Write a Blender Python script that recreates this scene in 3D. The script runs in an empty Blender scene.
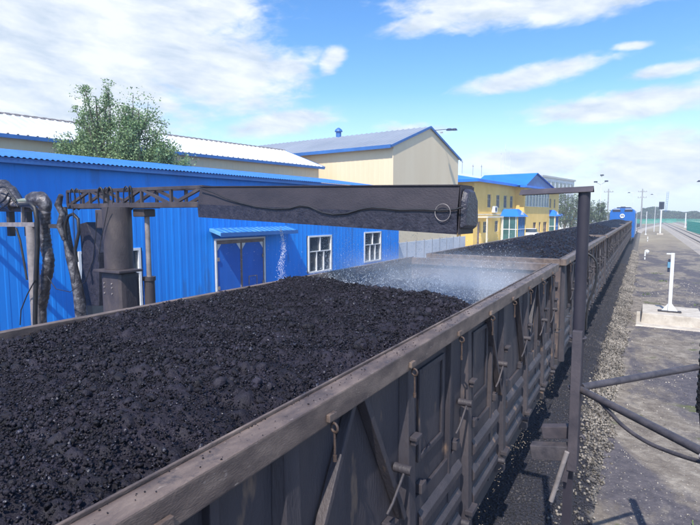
import bpy, bmesh, math, random
import numpy as np
from mathutils import Vector, Matrix, noise
R = math.radians
random.seed(7); rng = np.random.default_rng(7)
sc = bpy.context.scene
COL = sc.collection
# ------------------------------------------------------------------ camera (world origin is the eye; ground lies 4.55 m below)
G = -4.55; RAIL = -4.09; RIM = -0.95
PITCH, YAW = 5.5, 30.05
cam = bpy.data.cameras.new('camera'); camo = bpy.data.objects.new('camera', cam); COL.objects.link(camo)
cam.sensor_width = 36; cam.lens = 26.0; cam.clip_start = 0.05; cam.clip_end = 6000
camo.location = (0, 0, 0); camo.rotation_euler = (R(90 - PITCH), 0, R(YAW)); sc.camera = camo
# ------------------------------------------------------------------ exposure, sun, sky
sc.view_settings.view_transform = 'Standard'; sc.view_settings.look = 'None'
sc.view_settings.exposure = 0.87; sc.view_settings.gamma = 1; sc.view_settings.use_curve_mapping = False
sc.cycles.volume_bounces = 1; sc.cycles.volume_step_rate = 1.5; sc.cycles.volume_max_steps = 128
sc.cycles.max_bounces = 6; sc.cycles.transparent_max_bounces = 12
sc.cycles.sample_clamp_indirect = 4
HAZE = 0.0009
SUN_EL, SUN_AZ = 52.0, 168.0            # azimuth clockwise from +Y: behind the camera
sd = Vector((math.sin(R(SUN_AZ)) * math.cos(R(SUN_EL)), math.cos(R(SUN_AZ)) * math.cos(R(SUN_EL)), math.sin(R(SUN_EL))))
sun = bpy.data.lights.new('sun', 'SUN'); sun.energy = 3.0; sun.angle = R(0.5); sun.color = (1, 0.95, 0.86)
suno = bpy.data.objects.new('sun', sun); COL.objects.link(suno)
suno.rotation_euler = sd.to_track_quat('Z', 'Y').to_euler()

def sky_world():
    w = bpy.data.worlds.new('World'); sc.world = w; w.use_nodes = True
    nt = w.node_tree; N = nt.nodes; L = nt.links; N.clear()
    def n(t, **k):
        x = N.new(t)
        for a, b in k.items(): setattr(x, a, b)
        return x
    def m(op, a, b=None, c=None, clamp=False):
        x = n('ShaderNodeMath', operation=op); x.use_clamp = clamp
        for i, v in enumerate((a, b, c)):
            if v is None: continue
            if isinstance(v, (int, float)): x.inputs[i].default_value = v
            else: L.new(v, x.inputs[i])
        return x.outputs[0]
    sky = n('ShaderNodeTexSky', sky_type='NISHITA'); sky.sun_disc = False
    sky.sun_elevation = R(SUN_EL); sky.sun_rotation = R(SUN_AZ)
    sky.air_density = 1.0; sky.dust_density = 0.6; sky.ozone_density = 1.6
    hs = n('ShaderNodeHueSaturation'); hs.inputs['Hue'].default_value = 0.505; hs.inputs['Saturation'].default_value = 1.32; hs.inputs['Value'].default_value = 0.93
    L.new(sky.outputs[0], hs.inputs['Color'])
    tc = n('ShaderNodeTexCoord'); sep = n('ShaderNodeSeparateXYZ'); L.new(tc.outputs['Generated'], sep.inputs[0])
    az = m('MULTIPLY', m('ARCTAN2', sep.outputs[0], sep.outputs[1]), 180 / math.pi)
    el = m('MULTIPLY', m('ARCSINE', sep.outputs[2]), 180 / math.pi)
    def coord(sx, sy, skew=0.0):
        c = n('ShaderNodeCombineXYZ')
        L.new(m('MULTIPLY', az, sx), c.inputs[0]); L.new(m('MULTIPLY', m('ADD', el, m('MULTIPLY', az, skew)), sy), c.inputs[1]); return c.outputs[0]
    def nz(vec, scale, det, rough=0.55, dist=0.0):
        t = n('ShaderNodeTexNoise'); t.inputs['Scale'].default_value = scale; t.inputs['Detail'].default_value = det
        t.inputs['Roughness'].default_value = rough; t.inputs['Distortion'].default_value = dist; L.new(vec, t.inputs['Vector']); return t.outputs['Fac']
    n1 = nz(coord(0.09, 0.22, 0.12), 1.0, 9, 0.6, 0.4)
    n2 = nz(coord(0.3, 0.8, -0.15), 1.0, 7, 0.62, 0.3)
    nn = m('ADD', m('MULTIPLY', m('SUBTRACT', n1, 0.5), 2.0), m('MULTIPLY', m('SUBTRACT', n2, 0.5), 1.2))
    blobs = BLOBS
    tot = None
    for (ca, ce, ra, re, ang, amp) in blobs:
        da = m('SUBTRACT', az, ca); de = m('SUBTRACT', el, ce); c_, s_ = math.cos(R(ang)), math.sin(R(ang))
        u = m('DIVIDE', m('ADD', m('MULTIPLY', da, c_), m('MULTIPLY', de, s_)), ra)
        v = m('DIVIDE', m('SUBTRACT', m('MULTIPLY', de, c_), m('MULTIPLY', da, s_)), re)
        d = m('SQRT', m('ADD', m('MULTIPLY', u, u), m('MULTIPLY', v, v)))
        b = m('MULTIPLY', m('MAXIMUM', m('SUBTRACT', 1.5, d), -0.9), amp)
        tot = b if tot is None else m('MAXIMUM', tot, b)
    # general broken cloud everywhere else in the sky
    gen = m('SUBTRACT', m('MULTIPLY', nz(coord(0.03, 0.07, 0.0), 1.0, 4), 2.4), 1.75)
    tot = m('MAXIMUM', tot, gen)
    f = m('ADD', tot, nn)
    mask = n('ShaderNodeMapRange'); mask.interpolation_type = 'SMOOTHSTEP'
    mask.inputs['From Min'].default_value = 0.12; mask.inputs['From Max'].default_value = 1.0; L.new(f, mask.inputs['Value'])
    up = m('GREATER_THAN', el, -0.2)
    mk = m('MULTIPLY', mask.outputs[0], 0.96)
    # cloud brightness: slightly greyer in the thick parts
    sh = nz(coord(0.12, 0.35, 0.1), 1.3, 6, 0.6, 0.2)
    cr = n('ShaderNodeValToRGB'); L.new(sh, cr.inputs[0])
    cr.color_ramp.elements[0].position = 0.34; cr.color_ramp.elements[0].color = (0.55, 0.64, 0.76, 1)
    cr.color_ramp.elements[1].position = 0.62; cr.color_ramp.elements[1].color = (0.84, 0.88, 0.93, 1)
    bg1 = n('ShaderNodeBackground'); bg1.inputs[1].default_value = SKY
    # milky whitening low over the horizon, on every side alike
    hz = n('ShaderNodeMapRange'); hz.inputs['From Min'].default_value = 0; hz.inputs['From Max'].default_value = 13
    hz.inputs['To Min'].default_value = 0.75; hz.inputs['To Max'].default_value = 0.0; hz.clamp = True; L.new(el, hz.inputs['Value'])
    bg3 = n('ShaderNodeBackground'); bg3.inputs[0].default_value = (0.62, 0.78, 0.98, 1); bg3.inputs[1].default_value = CLD
    L.new(hs.outputs[0], bg1.inputs[0])
    bg2 = n('ShaderNodeBackground'); L.new(cr.outputs[0], bg2.inputs[0]); bg2.inputs[1].default_value = CLD
    mixh = n('ShaderNodeMixShader'); L.new(hz.outputs[0], mixh.inputs[0]); L.new(bg1.outputs[0], mixh.inputs[1]); L.new(bg3.outputs[0], mixh.inputs[2])
    mx = n('ShaderNodeMixShader'); L.new(mk, mx.inputs[0]); L.new(mixh.outputs[0], mx.inputs[1]); L.new(bg2.outputs[0], mx.inputs[2])
    out = n('ShaderNodeOutputWorld'); L.new(mx.outputs[0], out.inputs[0])
SKY = 0.14; CLD = 0.66
# clouds: azimuth, elevation, half sizes (degrees), tilt, strength
BLOBS = [(-65, 18, 22, 9.2, 0, 1.45), (-45, 15.0, 8.6, 3.9, -6, 1.3), (-49, 20, 9, 4.2, 0, 1.15), (-60, 9, 10, 4, 0, 1.3), (-37.5, 15.2, 4.0, 1.8, 14, 0.95), (-38, 9.8, 6, 1.2, 8, 0.9),
         (-9.5, 20.9, 13.5, 2.0, 0, 1.25), (-22, 19.8, 4.5, 1.0, 12, 0.9), (-32, 16.3, 1.7, 1.0, 35, 1.0),
         (-11, 13.9, 6.8, 0.95, 8, 1.05), (1.5, 13.2, 3.6, 0.6, 4, 0.8), (-1.8, 15.7, 1.6, 0.35, 0, 0.9), (-2, 10.4, 9.5, 1.25, 2, 1.1),
         (-10, 5.4, 6.5, 1.6, 0, 1.1), (1, 4.6, 7, 3.0, 0, 1.2), (-24, 9.2, 6, 0.6, 0, 0.5), (22, 14, 14, 5, 0, 0.9)]
sky_world()

# ------------------------------------------------------------------ helpers
_p = R(PITCH); _y = R(YAW)
_F = Vector((-math.sin(_y) * math.cos(_p), math.cos(_y) * math.cos(_p), -math.sin(_p)))
_Rt = Vector((math.cos(_y), math.sin(_y), 0)); _U = _Rt.cross(_F)
def pt(px, py, y):
    """point seen at photograph position (px, py) at the distance y along the track"""
    r = _F + _Rt * ((px - 350) / 505.6) - _U * ((py - 262.5) / 505.6)
    return r * (y / r.y)

def tag(o, label=None, cat=None, group=None, kind=None):
    if label: o['label'] = label
    if cat: o['category'] = cat
    if group: o['group'] = group
    if kind: o['kind'] = kind
    return o
def empty(name, loc=(0, 0, 0), rz=0):
    o = bpy.data.objects.new(name, None); COL.objects.link(o); o.location = loc; o.rotation_euler = (0, 0, rz); o.empty_display_size = 0.2
    return o
class MB:
    def __init__(s): s.v = []; s.f = []; s.sm = []
    def add(s, vs, fs, smooth=False):
        b = len(s.v); s.v += [tuple(v) for v in vs]; s.f += [tuple(b + i for i in f) for f in fs]; s.sm += [smooth] * len(fs); return s
    def box(s, x0, x1, y0, y1, z0, z1):
        return s.add([(x, y, z) for z in (z0, z1) for y in (y0, y1) for x in (x0, x1)],
                     [(0, 2, 3, 1), (4, 5, 7, 6), (0, 1, 5, 4), (2, 6, 7, 3), (0, 4, 6, 2), (1, 3, 7, 5)])
    def hexa(s, p):   # 8 points: bottom 4 ccw, top 4 ccw
        return s.add(p, [(3, 2, 1, 0), (4, 5, 6, 7), (0, 1, 5, 4), (1, 2, 6, 5), (2, 3, 7, 6), (3, 0, 4, 7)])
    def bar(s, a, b, w, h=None, up=(0, 0, 1)):
        a = Vector(a); b = Vector(b); h = h or w; d = (b - a).normalized(); u = Vector(up)
        if abs(d.dot(u)) > 0.98: u = Vector((0, 1, 0))
        x = d.cross(u).normalized() * w / 2; z = x.normalized().cross(d) * h / 2
        return s.hexa([a - x - z, a + x - z, a + x + z, a - x + z, b - x - z, b + x - z, b + x + z, b - x + z])
    def prism(s, poly, y0, y1):   # poly of (x,z), extruded along y
        n = len(poly)
        return s.add([(x, y0, z) for x, z in poly] + [(x, y1, z) for x, z in poly],
                     [tuple(range(n)), tuple(range(2 * n - 1, n - 1, -1))] + [((i + 1) % n, i, n + i, n + (i + 1) % n) for i in range(n)])
    def tube(s, pts, r, n=10, caps=True, rr=None):
        pts = [Vector(p) for p in pts]; rings = []
        up = Vector((0, 0, 1))
        base = len(s.v)
        t0 = (pts[1] - pts[0]).normalized()
        x = t0.cross(up) if abs(t0.z) < 0.95 else t0.cross(Vector((0, 1, 0)))
        x.normalize()
        for i, p in enumerate(pts):
            t = (pts[min(i + 1, len(pts) - 1)] - pts[max(i - 1, 0)]).normalized()
            x = (x - t * x.dot(t)).normalized(); y = t.cross(x)
            ri = rr[i] if rr else r
            for k in range(n):
                a = 2 * math.pi * k / n; s.v.append(tuple(p + (x * math.cos(a) + y * math.sin(a)) * ri))
        for i in range(len(pts) - 1):
            for k in range(n):
                a = base + i * n + k; b = base + i * n + (k + 1) % n
                s.f.append((a, b, b + n, a + n)); s.sm.append(True)
        if caps:
            e = base + (len(pts) - 1) * n; c = len(s.v)
            s.v += s.v[base:base + n] + s.v[e:e + n]
            s.f.append(tuple(c + k for k in range(n - 1, -1, -1))); s.sm.append(False)
            s.f.append(tuple(c + n + k for k in range(n))); s.sm.append(False)
        return s
    def ring(s, c, rad, r, axis, n=14, m=6):
        a = Vector(axis).normalized(); u = a.orthogonal().normalized(); v = a.cross(u); c = Vector(c)
        b = len(s.v)
        for i in range(n):
            t = 2 * math.pi * i / n; d = u * math.cos(t) + v * math.sin(t)
            for k in range(m):
                q = 2 * math.pi * k / m; s.v.append(tuple(c + d * (rad + r * math.cos(q)) + a * r * math.sin(q)))
        for i in range(n):
            for k in range(m):
                s.f.append((b + i * m + k, b + i * m + (k + 1) % m, b + ((i + 1) % n) * m + (k + 1) % m, b + ((i + 1) % n) * m + k)); s.sm.append(True)
        return s
    def build(s, name, mat, parent=None, bevel=0, xf=None, loc=None):
        me = bpy.data.meshes.new(name); me.from_pydata(s.v, [], s.f)
        if xf is not None: me.transform(xf)
        if any(s.sm): me.polygons.foreach_set('use_smooth', s.sm)
        if bevel:
            bm = bmesh.new(); bm.from_mesh(me)
            es = [e for e in bm.edges if len(e.link_faces) == 2 and e.calc_face_angle(0) > 0.6]
            bmesh.ops.bevel(bm, geom=es, offset=bevel, segments=2, affect='EDGES', profile=0.6, clamp_overlap=True)
            bm.to_mesh(me); bm.free()
        me.update(); me.materials.append(mat)
        o = bpy.data.objects.new(name, me); COL.objects.link(o)
        if parent: o.parent = parent
        if loc: o.location = loc
        return o
def inst(src, parent, loc=None, rz=None):
    o = src.copy(); COL.objects.link(o); o.parent = parent
    if loc is not None: o.location = loc
    if rz is not None: o.rotation_euler = (0, 0, rz)
    return o
def copy_tree(o, parent=None):
    c = o.copy(); COL.objects.link(c); c.parent = parent
    for ch in list(o.children): copy_tree(ch, c)
    return c
def np_mesh(name, V, Fq, mat, smooth=False, parent=None):
    me = bpy.data.meshes.new(name); k = Fq.shape[1]
    me.vertices.add(len(V)); me.vertices.foreach_set('co', V.astype(np.float32).ravel())
    me.loops.add(Fq.size); me.loops.foreach_set('vertex_index', Fq.astype(np.int32).ravel())
    me.polygons.add(len(Fq)); me.polygons.foreach_set('loop_start', np.arange(0, Fq.size, k, dtype=np.int32))
    me.polygons.foreach_set('loop_total', np.full(len(Fq), k, dtype=np.int32))
    if smooth: me.polygons.foreach_set('use_smooth', np.ones(len(Fq), dtype=bool))
    me.update(calc_edges=True); me.validate(); me.materials.append(mat)
    o = bpy.data.objects.new(name, me); COL.objects.link(o)
    if parent: o.parent = parent
    return o

# ------------------------------------------------------------------ materials
def mat(name, cols, rough=0.7, scale=3.0, bump=0.0, bscale=40.0, metal=0.0, stretch=(1, 1, 1), island=0.0, pos=(0.35, 0.65), spec=0.5, detail=6, trans=0.0, speck=None):
    m = bpy.data.materials.new(name); m.use_nodes = True; nt = m.node_tree; N = nt.nodes; L = nt.links
    b = N['Principled BSDF']; b.inputs['Roughness'].default_value = rough; b.inputs['Metallic'].default_value = metal
    b.inputs['Specular IOR Level'].default_value = spec
    tc = N.new('ShaderNodeTexCoord'); mp = N.new('ShaderNodeMapping'); mp.inputs['Scale'].default_value = stretch
    L.new(tc.outputs['Object'], mp.inputs[0])
    col = None
    if len(cols) == 1 and not island: b.inputs['Base Color'].default_value = (*cols[0], 1)
    else:
        if len(cols) == 1: cols = [cols[0], cols[0]]
        t = N.new('ShaderNodeTexNoise'); t.inputs['Scale'].default_value = scale; t.inputs['Detail'].default_value = detail; t.inputs['Roughness'].default_value = 0.62
        L.new(mp.outputs[0], t.inputs['Vector'])
        r = N.new('ShaderNodeValToRGB'); L.new(t.outputs['Fac'], r.inputs[0]); e = r.color_ramp.elements
        e[0].position = pos[0]; e[0].color = (*cols[0], 1); e[1].position = pos[1]; e[1].color = (*cols[-1], 1)
        for i, c in enumerate(cols[1:-1]):
            x = e.new(pos[0] + (pos[1] - pos[0]) * (i + 1) / (len(cols) - 1)); x.color = (*c, 1)
        col = r.outputs[0]
        if island:
            g = N.new('ShaderNodeNewGeometry'); hs = N.new('ShaderNodeHueSaturation')
            mr = N.new('ShaderNodeMapRange'); mr.inputs['To Min'].default_value = 1 - island; mr.inputs['To Max'].default_value = 1 + island
            L.new(g.outputs['Random Per Island'], mr.inputs['Value']); L.new(mr.outputs[0], hs.inputs['Value']); L.new(col, hs.inputs['Color']); col = hs.outputs[0]
        if speck:   # (colour, scale, threshold)
            t3 = N.new('ShaderNodeTexNoise'); t3.inputs['Scale'].default_value = speck[1]; t3.inputs['Detail'].default_value = 5; L.new(mp.outputs[0], t3.inputs['Vector'])
            mr3 = N.new('ShaderNodeMapRange'); mr3.inputs['From Min'].default_value = speck[2]; mr3.inputs['From Max'].default_value = speck[2] + 0.06; L.new(t3.outputs['Fac'], mr3.inputs['Value'])
            mx = N.new('ShaderNodeMix'); mx.data_type = 'RGBA'; L.new(mr3.outputs[0], mx.inputs[0]); L.new(col, mx.inputs[6]); mx.inputs[7].default_value = (*speck[0], 1); col = mx.outputs[2]
        L.new(col, b.inputs['Base Color'])
    if bump:
        t2 = N.new('ShaderNodeTexNoise'); t2.inputs['Scale'].default_value = bscale; t2.inputs['Detail'].default_value = 5; L.new(mp.outputs[0], t2.inputs['Vector'])
        bp = N.new('ShaderNodeBump'); bp.inputs['Strength'].default_value = min(1, bump); bp.inputs['Distance'].default_value = 0.02; L.new(t2.outputs['Fac'], bp.inputs['Height']); L.new(bp.outputs[0], b.inputs['Normal'])
    if trans: b.inputs['Transmission Weight'].default_value = trans
    return m
M = {}
M['wagon'] = mat('wagon_steel', [(0.032, 0.029, 0.038), (0.055, 0.048, 0.056), (0.100, 0.080, 0.078)], 0.6, 2.6, 0.35, 60, stretch=(1, 1, 0.3), pos=(0.3, 0.75), speck=((0.17, 0.115, 0.085), 7, 0.64))
M['wagon_dark'] = mat('wagon_dark_steel', [(0.035, 0.034, 0.042), (0.06, 0.054, 0.058)], 0.7, 3, 0.3, 60)
M['rim'] = mat('rim_worn_steel', [(0.060, 0.048, 0.052), (0.135, 0.105, 0.095), (0.21, 0.165, 0.14)], 0.45, 6, 0.12, 90, stretch=(1, 0.22, 1), pos=(0.32, 0.68), speck=((0.30, 0.265, 0.25), 11, 0.63))
def rim_mat():
    m = mat('rim_worn_steel', [(0.075, 0.056, 0.052), (0.15, 0.110, 0.092), (0.24, 0.180, 0.145)], 0.5, 9, 0.2, 160, stretch=(1, 0.4, 1), pos=(0.32, 0.68), speck=((0.26, 0.21, 0.18), 40, 0.66))
    nt = m.node_tree; N = nt.nodes; L = nt.links; b = N['Principled BSDF']; src = b.inputs['Base Color'].links[0].from_socket
    tc = N.new('ShaderNodeTexCoord'); t = N.new('ShaderNodeTexNoise'); t.inputs['Scale'].default_value = 7; t.inputs['Detail'].default_value = 10; t.inputs['Roughness'].default_value = 0.75; L.new(tc.outputs['Object'], t.inputs['Vector'])
    mr = N.new('ShaderNodeMapRange'); mr.interpolation_type = 'SMOOTHSTEP'; mr.inputs['From Min'].default_value = 0.52; mr.inputs['From Max'].default_value = 0.66; mr.inputs['To Max'].default_value = 0.7; L.new(t.outputs['Fac'], mr.inputs['Value'])
    g = N.new('ShaderNodeNewGeometry'); sp = N.new('ShaderNodeSeparateXYZ'); L.new(g.outputs['Normal'], sp.inputs[0])
    up = N.new('ShaderNodeMapRange'); up.inputs['From Min'].default_value = 0.3; up.inputs['From Max'].default_value = 0.9; up.inputs['To Min'].default_value = 0.35; L.new(sp.outputs[2], up.inputs['Value'])
    mu = N.new('ShaderNodeMath'); mu.operation = 'MULTIPLY'; L.new(mr.outputs[0], mu.inputs[0]); L.new(up.outputs[0], mu.inputs[1])
    mx = N.new('ShaderNodeMix'); mx.data_type = 'RGBA'; L.new(mu.outputs[0], mx.inputs[0]); L.new(src, mx.inputs[6]); mx.inputs[7].default_value = (0.028, 0.026, 0.036, 1); L.new(mx.outputs[2], b.inputs['Base Color'])
    return m
M['rim'] = rim_mat()
M['rust'] = mat('rusty_inner_steel', [(0.07, 0.055, 0.06), (0.16, 0.12, 0.105)], 0.8, 4, 0.3, 50)
M['hook'] = mat('rusty_hook', [(0.045, 0.032, 0.03), (0.10, 0.065, 0.05)], 0.6, 20, 0.3, 80)
M['blue_wall'] = mat('blue_sheet_wall', [(0.012, 0.235, 0.80), (0.008, 0.29, 0.94)], 0.55, 0.9, 0.05, 15, stretch=(1, 1, 0.22), speck=((0.02, 0.21, 0.66), 1.7, 0.60))
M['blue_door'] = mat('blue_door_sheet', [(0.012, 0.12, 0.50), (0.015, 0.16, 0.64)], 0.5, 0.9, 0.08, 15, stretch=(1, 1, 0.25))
M['blue_roof'] = mat('blue_roof_sheet', [(0.03, 0.16, 0.48), (0.045, 0.21, 0.58)], 0.45, 1.0, 0.05, 20)
M['blue_trim'] = mat('blue_trim', [(0.03, 0.12, 0.36), (0.04, 0.16, 0.45)], 0.5, 1.0)
M['cream'] = mat('cream_sheet_wall', [(0.78, 0.63, 0.42), (0.82, 0.68, 0.47)], 0.6, 0.5, 0.05, 12, stretch=(1, 1, 0.2))
M['cream_gable'] = M['cream']
M['white_roof'] = mat('pale_roof_sheet', [(0.60, 0.63, 0.66), (0.74, 0.76, 0.78)], 0.45, 0.4, 0.05, 12)
M['grey_roof'] = mat('grey_roof_sheet', [(0.24, 0.27, 0.32), (0.30, 0.33, 0.38)], 0.5, 0.25, 0.05, 12)
M['yellow'] = mat('yellow_plaster', [(0.82, 0.54, 0.15), (0.90, 0.61, 0.19)], 0.8, 0.6, 0.1, 30)
M['ybase'] = mat('pale_plaster', [(0.62, 0.56, 0.42), (0.72, 0.64, 0.5)], 0.8, 0.8)
M['yroof'] = mat('bright_blue_roof', [(0.015, 0.17, 0.72), (0.02, 0.22, 0.82)], 0.5, 0.6)
M['white'] = mat('white_paint', [(0.68, 0.70, 0.72), (0.80, 0.80, 0.80)], 0.5, 3.0, 0.1, 30)
M['white_wall'] = mat('white_plaster', [(0.62, 0.66, 0.70), (0.76, 0.78, 0.80)], 0.7, 0.8, 0.1, 10)
M['glass'] = mat('window_glass', [(0.03, 0.045, 0.06), (0.08, 0.10, 0.12)], 0.08, 0.8, spec=0.8)
M['teal_glass'] = mat('tinted_glass', [(0.03, 0.10, 0.11), (0.06, 0.16, 0.17)], 0.08, 0.8, spec=0.9)
M['mach'] = mat('grimy_machine_paint', [(0.040, 0.034, 0.042), (0.068, 0.056, 0.060), (0.12, 0.095, 0.088)], 0.55, 2.6, 0.3, 40, stretch=(1, 1, 0.5), pos=(0.3, 0.75))
M['hood'] = mat('grimy_hood_sheet', [(0.024, 0.020, 0.028), (0.042, 0.034, 0.042)], 0.6, 1.8, 0.3, 30, stretch=(1, 1, 2))
M['hood_low'] = mat('wet_dirty_lip', [(0.022, 0.022, 0.036), (0.05, 0.047, 0.066)], 0.4, 9, 0.6, 30)
M['black'] = mat('black_rubber', [(0.015, 0.015, 0.018), (0.03, 0.03, 0.034)], 0.5, 8, 0.2, 60)
M['lag'] = mat('silver_lagging', [(0.030, 0.028, 0.036), (0.075, 0.068, 0.075), (0.24, 0.23, 0.24)], 0.42, 7, 0.7, 24, metal=0.25, pos=(0.32, 0.68))
M['pipe'] = mat('grey_pipe', [(0.20, 0.18, 0.18), (0.33, 0.29, 0.28)], 0.5, 6, 0.2, 40)
M['post'] = mat('dark_blue_grey_post', [(0.024, 0.022, 0.034), (0.042, 0.036, 0.048)], 0.55, 4, 0.12, 50, stretch=(1, 1, 0.4))
M['capst'] = mat('weathered_cap_steel', [(0.045, 0.040, 0.052), (0.085, 0.072, 0.082)], 0.6, 5, 0.15, 50)
M['brace'] = mat('worn_brace_pipe', [(0.045, 0.042, 0.052), (0.09, 0.08, 0.088)], 0.5, 12, 0.15, 60)
M['concrete'] = mat('concrete', [(0.42, 0.37, 0.31), (0.58, 0.53, 0.46)], 0.9, 3, 0.5, 30, speck=((0.30, 0.24, 0.18), 6, 0.66))
M['steel_rail'] = mat('rail_steel', [(0.05, 0.035, 0.032), (0.09, 0.065, 0.06)], 0.45, 3)
M['sleeper'] = mat('concrete_sleeper', [(0.30, 0.27, 0.25), (0.40, 0.37, 0.34)], 0.9, 3)
M['loco'] = mat('locomotive_blue', [(0.006, 0.11, 0.42), (0.010, 0.145, 0.52)], 0.35, 0.8)
M['loco_dark'] = mat('locomotive_dark', [(0.02, 0.03, 0.06), (0.03, 0.04, 0.08)], 0.5, 2)
M['red'] = mat('red_paint', [(0.5, 0.05, 0.03), (0.6, 0.08, 0.05)], 0.5, 2)
M['green_mesh'] = mat('green_mesh_wire', [(0.02, 0.36, 0.26), (0.03, 0.46, 0.34)], 0.6, 2)
M['pole'] = mat('concrete_pole', [(0.26, 0.26, 0.27), (0.36, 0.36, 0.37)], 0.8, 2)
M['bark'] = mat('bark', [(0.10, 0.085, 0.07), (0.18, 0.16, 0.13)], 0.9, 8, 0.5, 30)
M['car'] = mat('car_paint', [(0.78, 0.80, 0.82)], 0.2)
M['stone'] = mat('ballast_stone', [(0.10, 0.088, 0.078), (0.25, 0.222, 0.19)], 0.85, 1.2, 0, island=0.6, pos=(0.35, 0.6))
M['debris'] = mat('sunlit_debris', [(0.14, 0.11, 0.08), (0.36, 0.31, 0.24)], 0.8, 6, island=0.4)  # pale tone carries the sunlight on bits of coal and ice
M['weed'] = mat('weed_leaf', [(0.07, 0.11, 0.03), (0.13, 0.18, 0.05)], 0.7, 3, island=0.4)
def leaf_mat(name, c0, c1):
    m = mat(name, [c0, c1], 0.6, 0.8, island=0.45, pos=(0.4, 0.6)); b = m.node_tree.nodes['Principled BSDF']
    N = m.node_tree.nodes; L = m.node_tree.links; tr = N.new('ShaderNodeBsdfTranslucent'); mx = N.new('ShaderNodeMixShader'); mx.inputs[0].default_value = 0.35
    src = b.inputs['Base Color'].links[0].from_socket; L.new(src, tr.inputs[0]); L.new(b.outputs[0], mx.inputs[1]); L.new(tr.outputs[0], mx.inputs[2])
    L.new(mx.outputs[0], N['Material Output'].inputs[0]); return m
M['leaf'] = leaf_mat('poplar_leaf', (0.18, 0.28, 0.12), (0.29, 0.40, 0.20))
M['leaf_far'] = leaf_mat('far_leaf', (0.11, 0.16, 0.09), (0.17, 0.22, 0.13))
M['leaf_dark'] = leaf_mat('dark_leaf', (0.035, 0.07, 0.045), (0.06, 0.10, 0.06))

def coal_mat(name, wet, glint=True):
    m = bpy.data.materials.new(name); m.use_nodes = True; nt = m.node_tree; N = nt.nodes; L = nt.links; b = N['Principled BSDF']
    tc = N.new('ShaderNodeTexCoord'); t = N.new('ShaderNodeTexNoise'); t.inputs['Scale'].default_value = 4; t.inputs['Detail'].default_value = 8; t.inputs['Roughness'].default_value = 0.7
    L.new(tc.outputs['Object'], t.inputs['Vector'])
    r = N.new('ShaderNodeValToRGB'); e = r.color_ramp.elements; e[0].position = 0.3; e[0].color = (0.006, 0.0055, 0.009, 1); e[1].position = 0.7; e[1].color = (0.026, 0.022, 0.033, 1)
    L.new(t.outputs['Fac'], r.inputs[0])
    g = N.new('ShaderNodeNewGeometry'); hs = N.new('ShaderNodeHueSaturation'); mr = N.new('ShaderNodeMapRange')
    mr.inputs['To Min'].default_value = 0.35; mr.inputs['To Max'].default_value = 1.7
    L.new(g.outputs['Random Per Island'], mr.inputs['Value']); L.new(mr.outputs[0], hs.inputs['Value']); L.new(r.outputs[0], hs.inputs['Color']); L.new(hs.outputs[0], b.inputs['Base Color'])
    rr = N.new('ShaderNodeMapRange'); rr.inputs['To Min'].default_value = 0.28 if wet else 0.42; rr.inputs['To Max'].default_value = 0.6 if wet else 0.85
    v = N.new('ShaderNodeTexNoise'); v.inputs['Scale'].default_value = 22; v.inputs['Detail'].default_value = 3; L.new(tc.outputs['Object'], v.inputs['Vector'])
    L.new(v.outputs['Fac'], rr.inputs['Value'])
    pw = N.new('ShaderNodeMath'); pw.operation = 'GREATER_THAN'; L.new(g.outputs['Random Per Island'], pw.inputs[0]); pw.inputs[1].default_value = 0.90
    ml = N.new('ShaderNodeMath'); ml.operation = 'MULTIPLY_ADD'; L.new(pw.outputs[0], ml.inputs[0]); ml.inputs[1].default_value = -0.34 if glint else 0.0; L.new(rr.outputs[0], ml.inputs[2]); L.new(ml.outputs[0], b.inputs['Roughness'])
    sm_ = N.new('ShaderNodeMath'); sm_.operation = 'MULTIPLY_ADD'; L.new(pw.outputs[0], sm_.inputs[0]); sm_.inputs[1].default_value = 0.5 if glint else 0.0; sm_.inputs[2].default_value = 0.45 if wet else 0.28; L.new(sm_.outputs[0], b.inputs['Specular IOR Level'])
    b.inputs['Specular IOR Level'].default_value = 0.45 if wet else 0.28
    t2 = N.new('ShaderNodeTexNoise'); t2.inputs['Scale'].default_value = 90; t2.inputs['Detail'].default_value = 6; L.new(tc.outputs['Object'], t2.inputs['Vector'])
    bp = N.new('ShaderNodeBump'); bp.inputs['Strength'].default_value = 0.7; bp.inputs['Distance'].default_value = 0.012; L.new(t2.outputs['Fac'], bp.inputs['Height']); L.new(bp.outputs[0], b.inputs['Normal'])
    return m
M['coal'] = coal_mat('coal', False); M['coal_wet'] = coal_mat('wet_coal', True); M['coal_lump'] = coal_mat('matte_coal', False, False)

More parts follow.
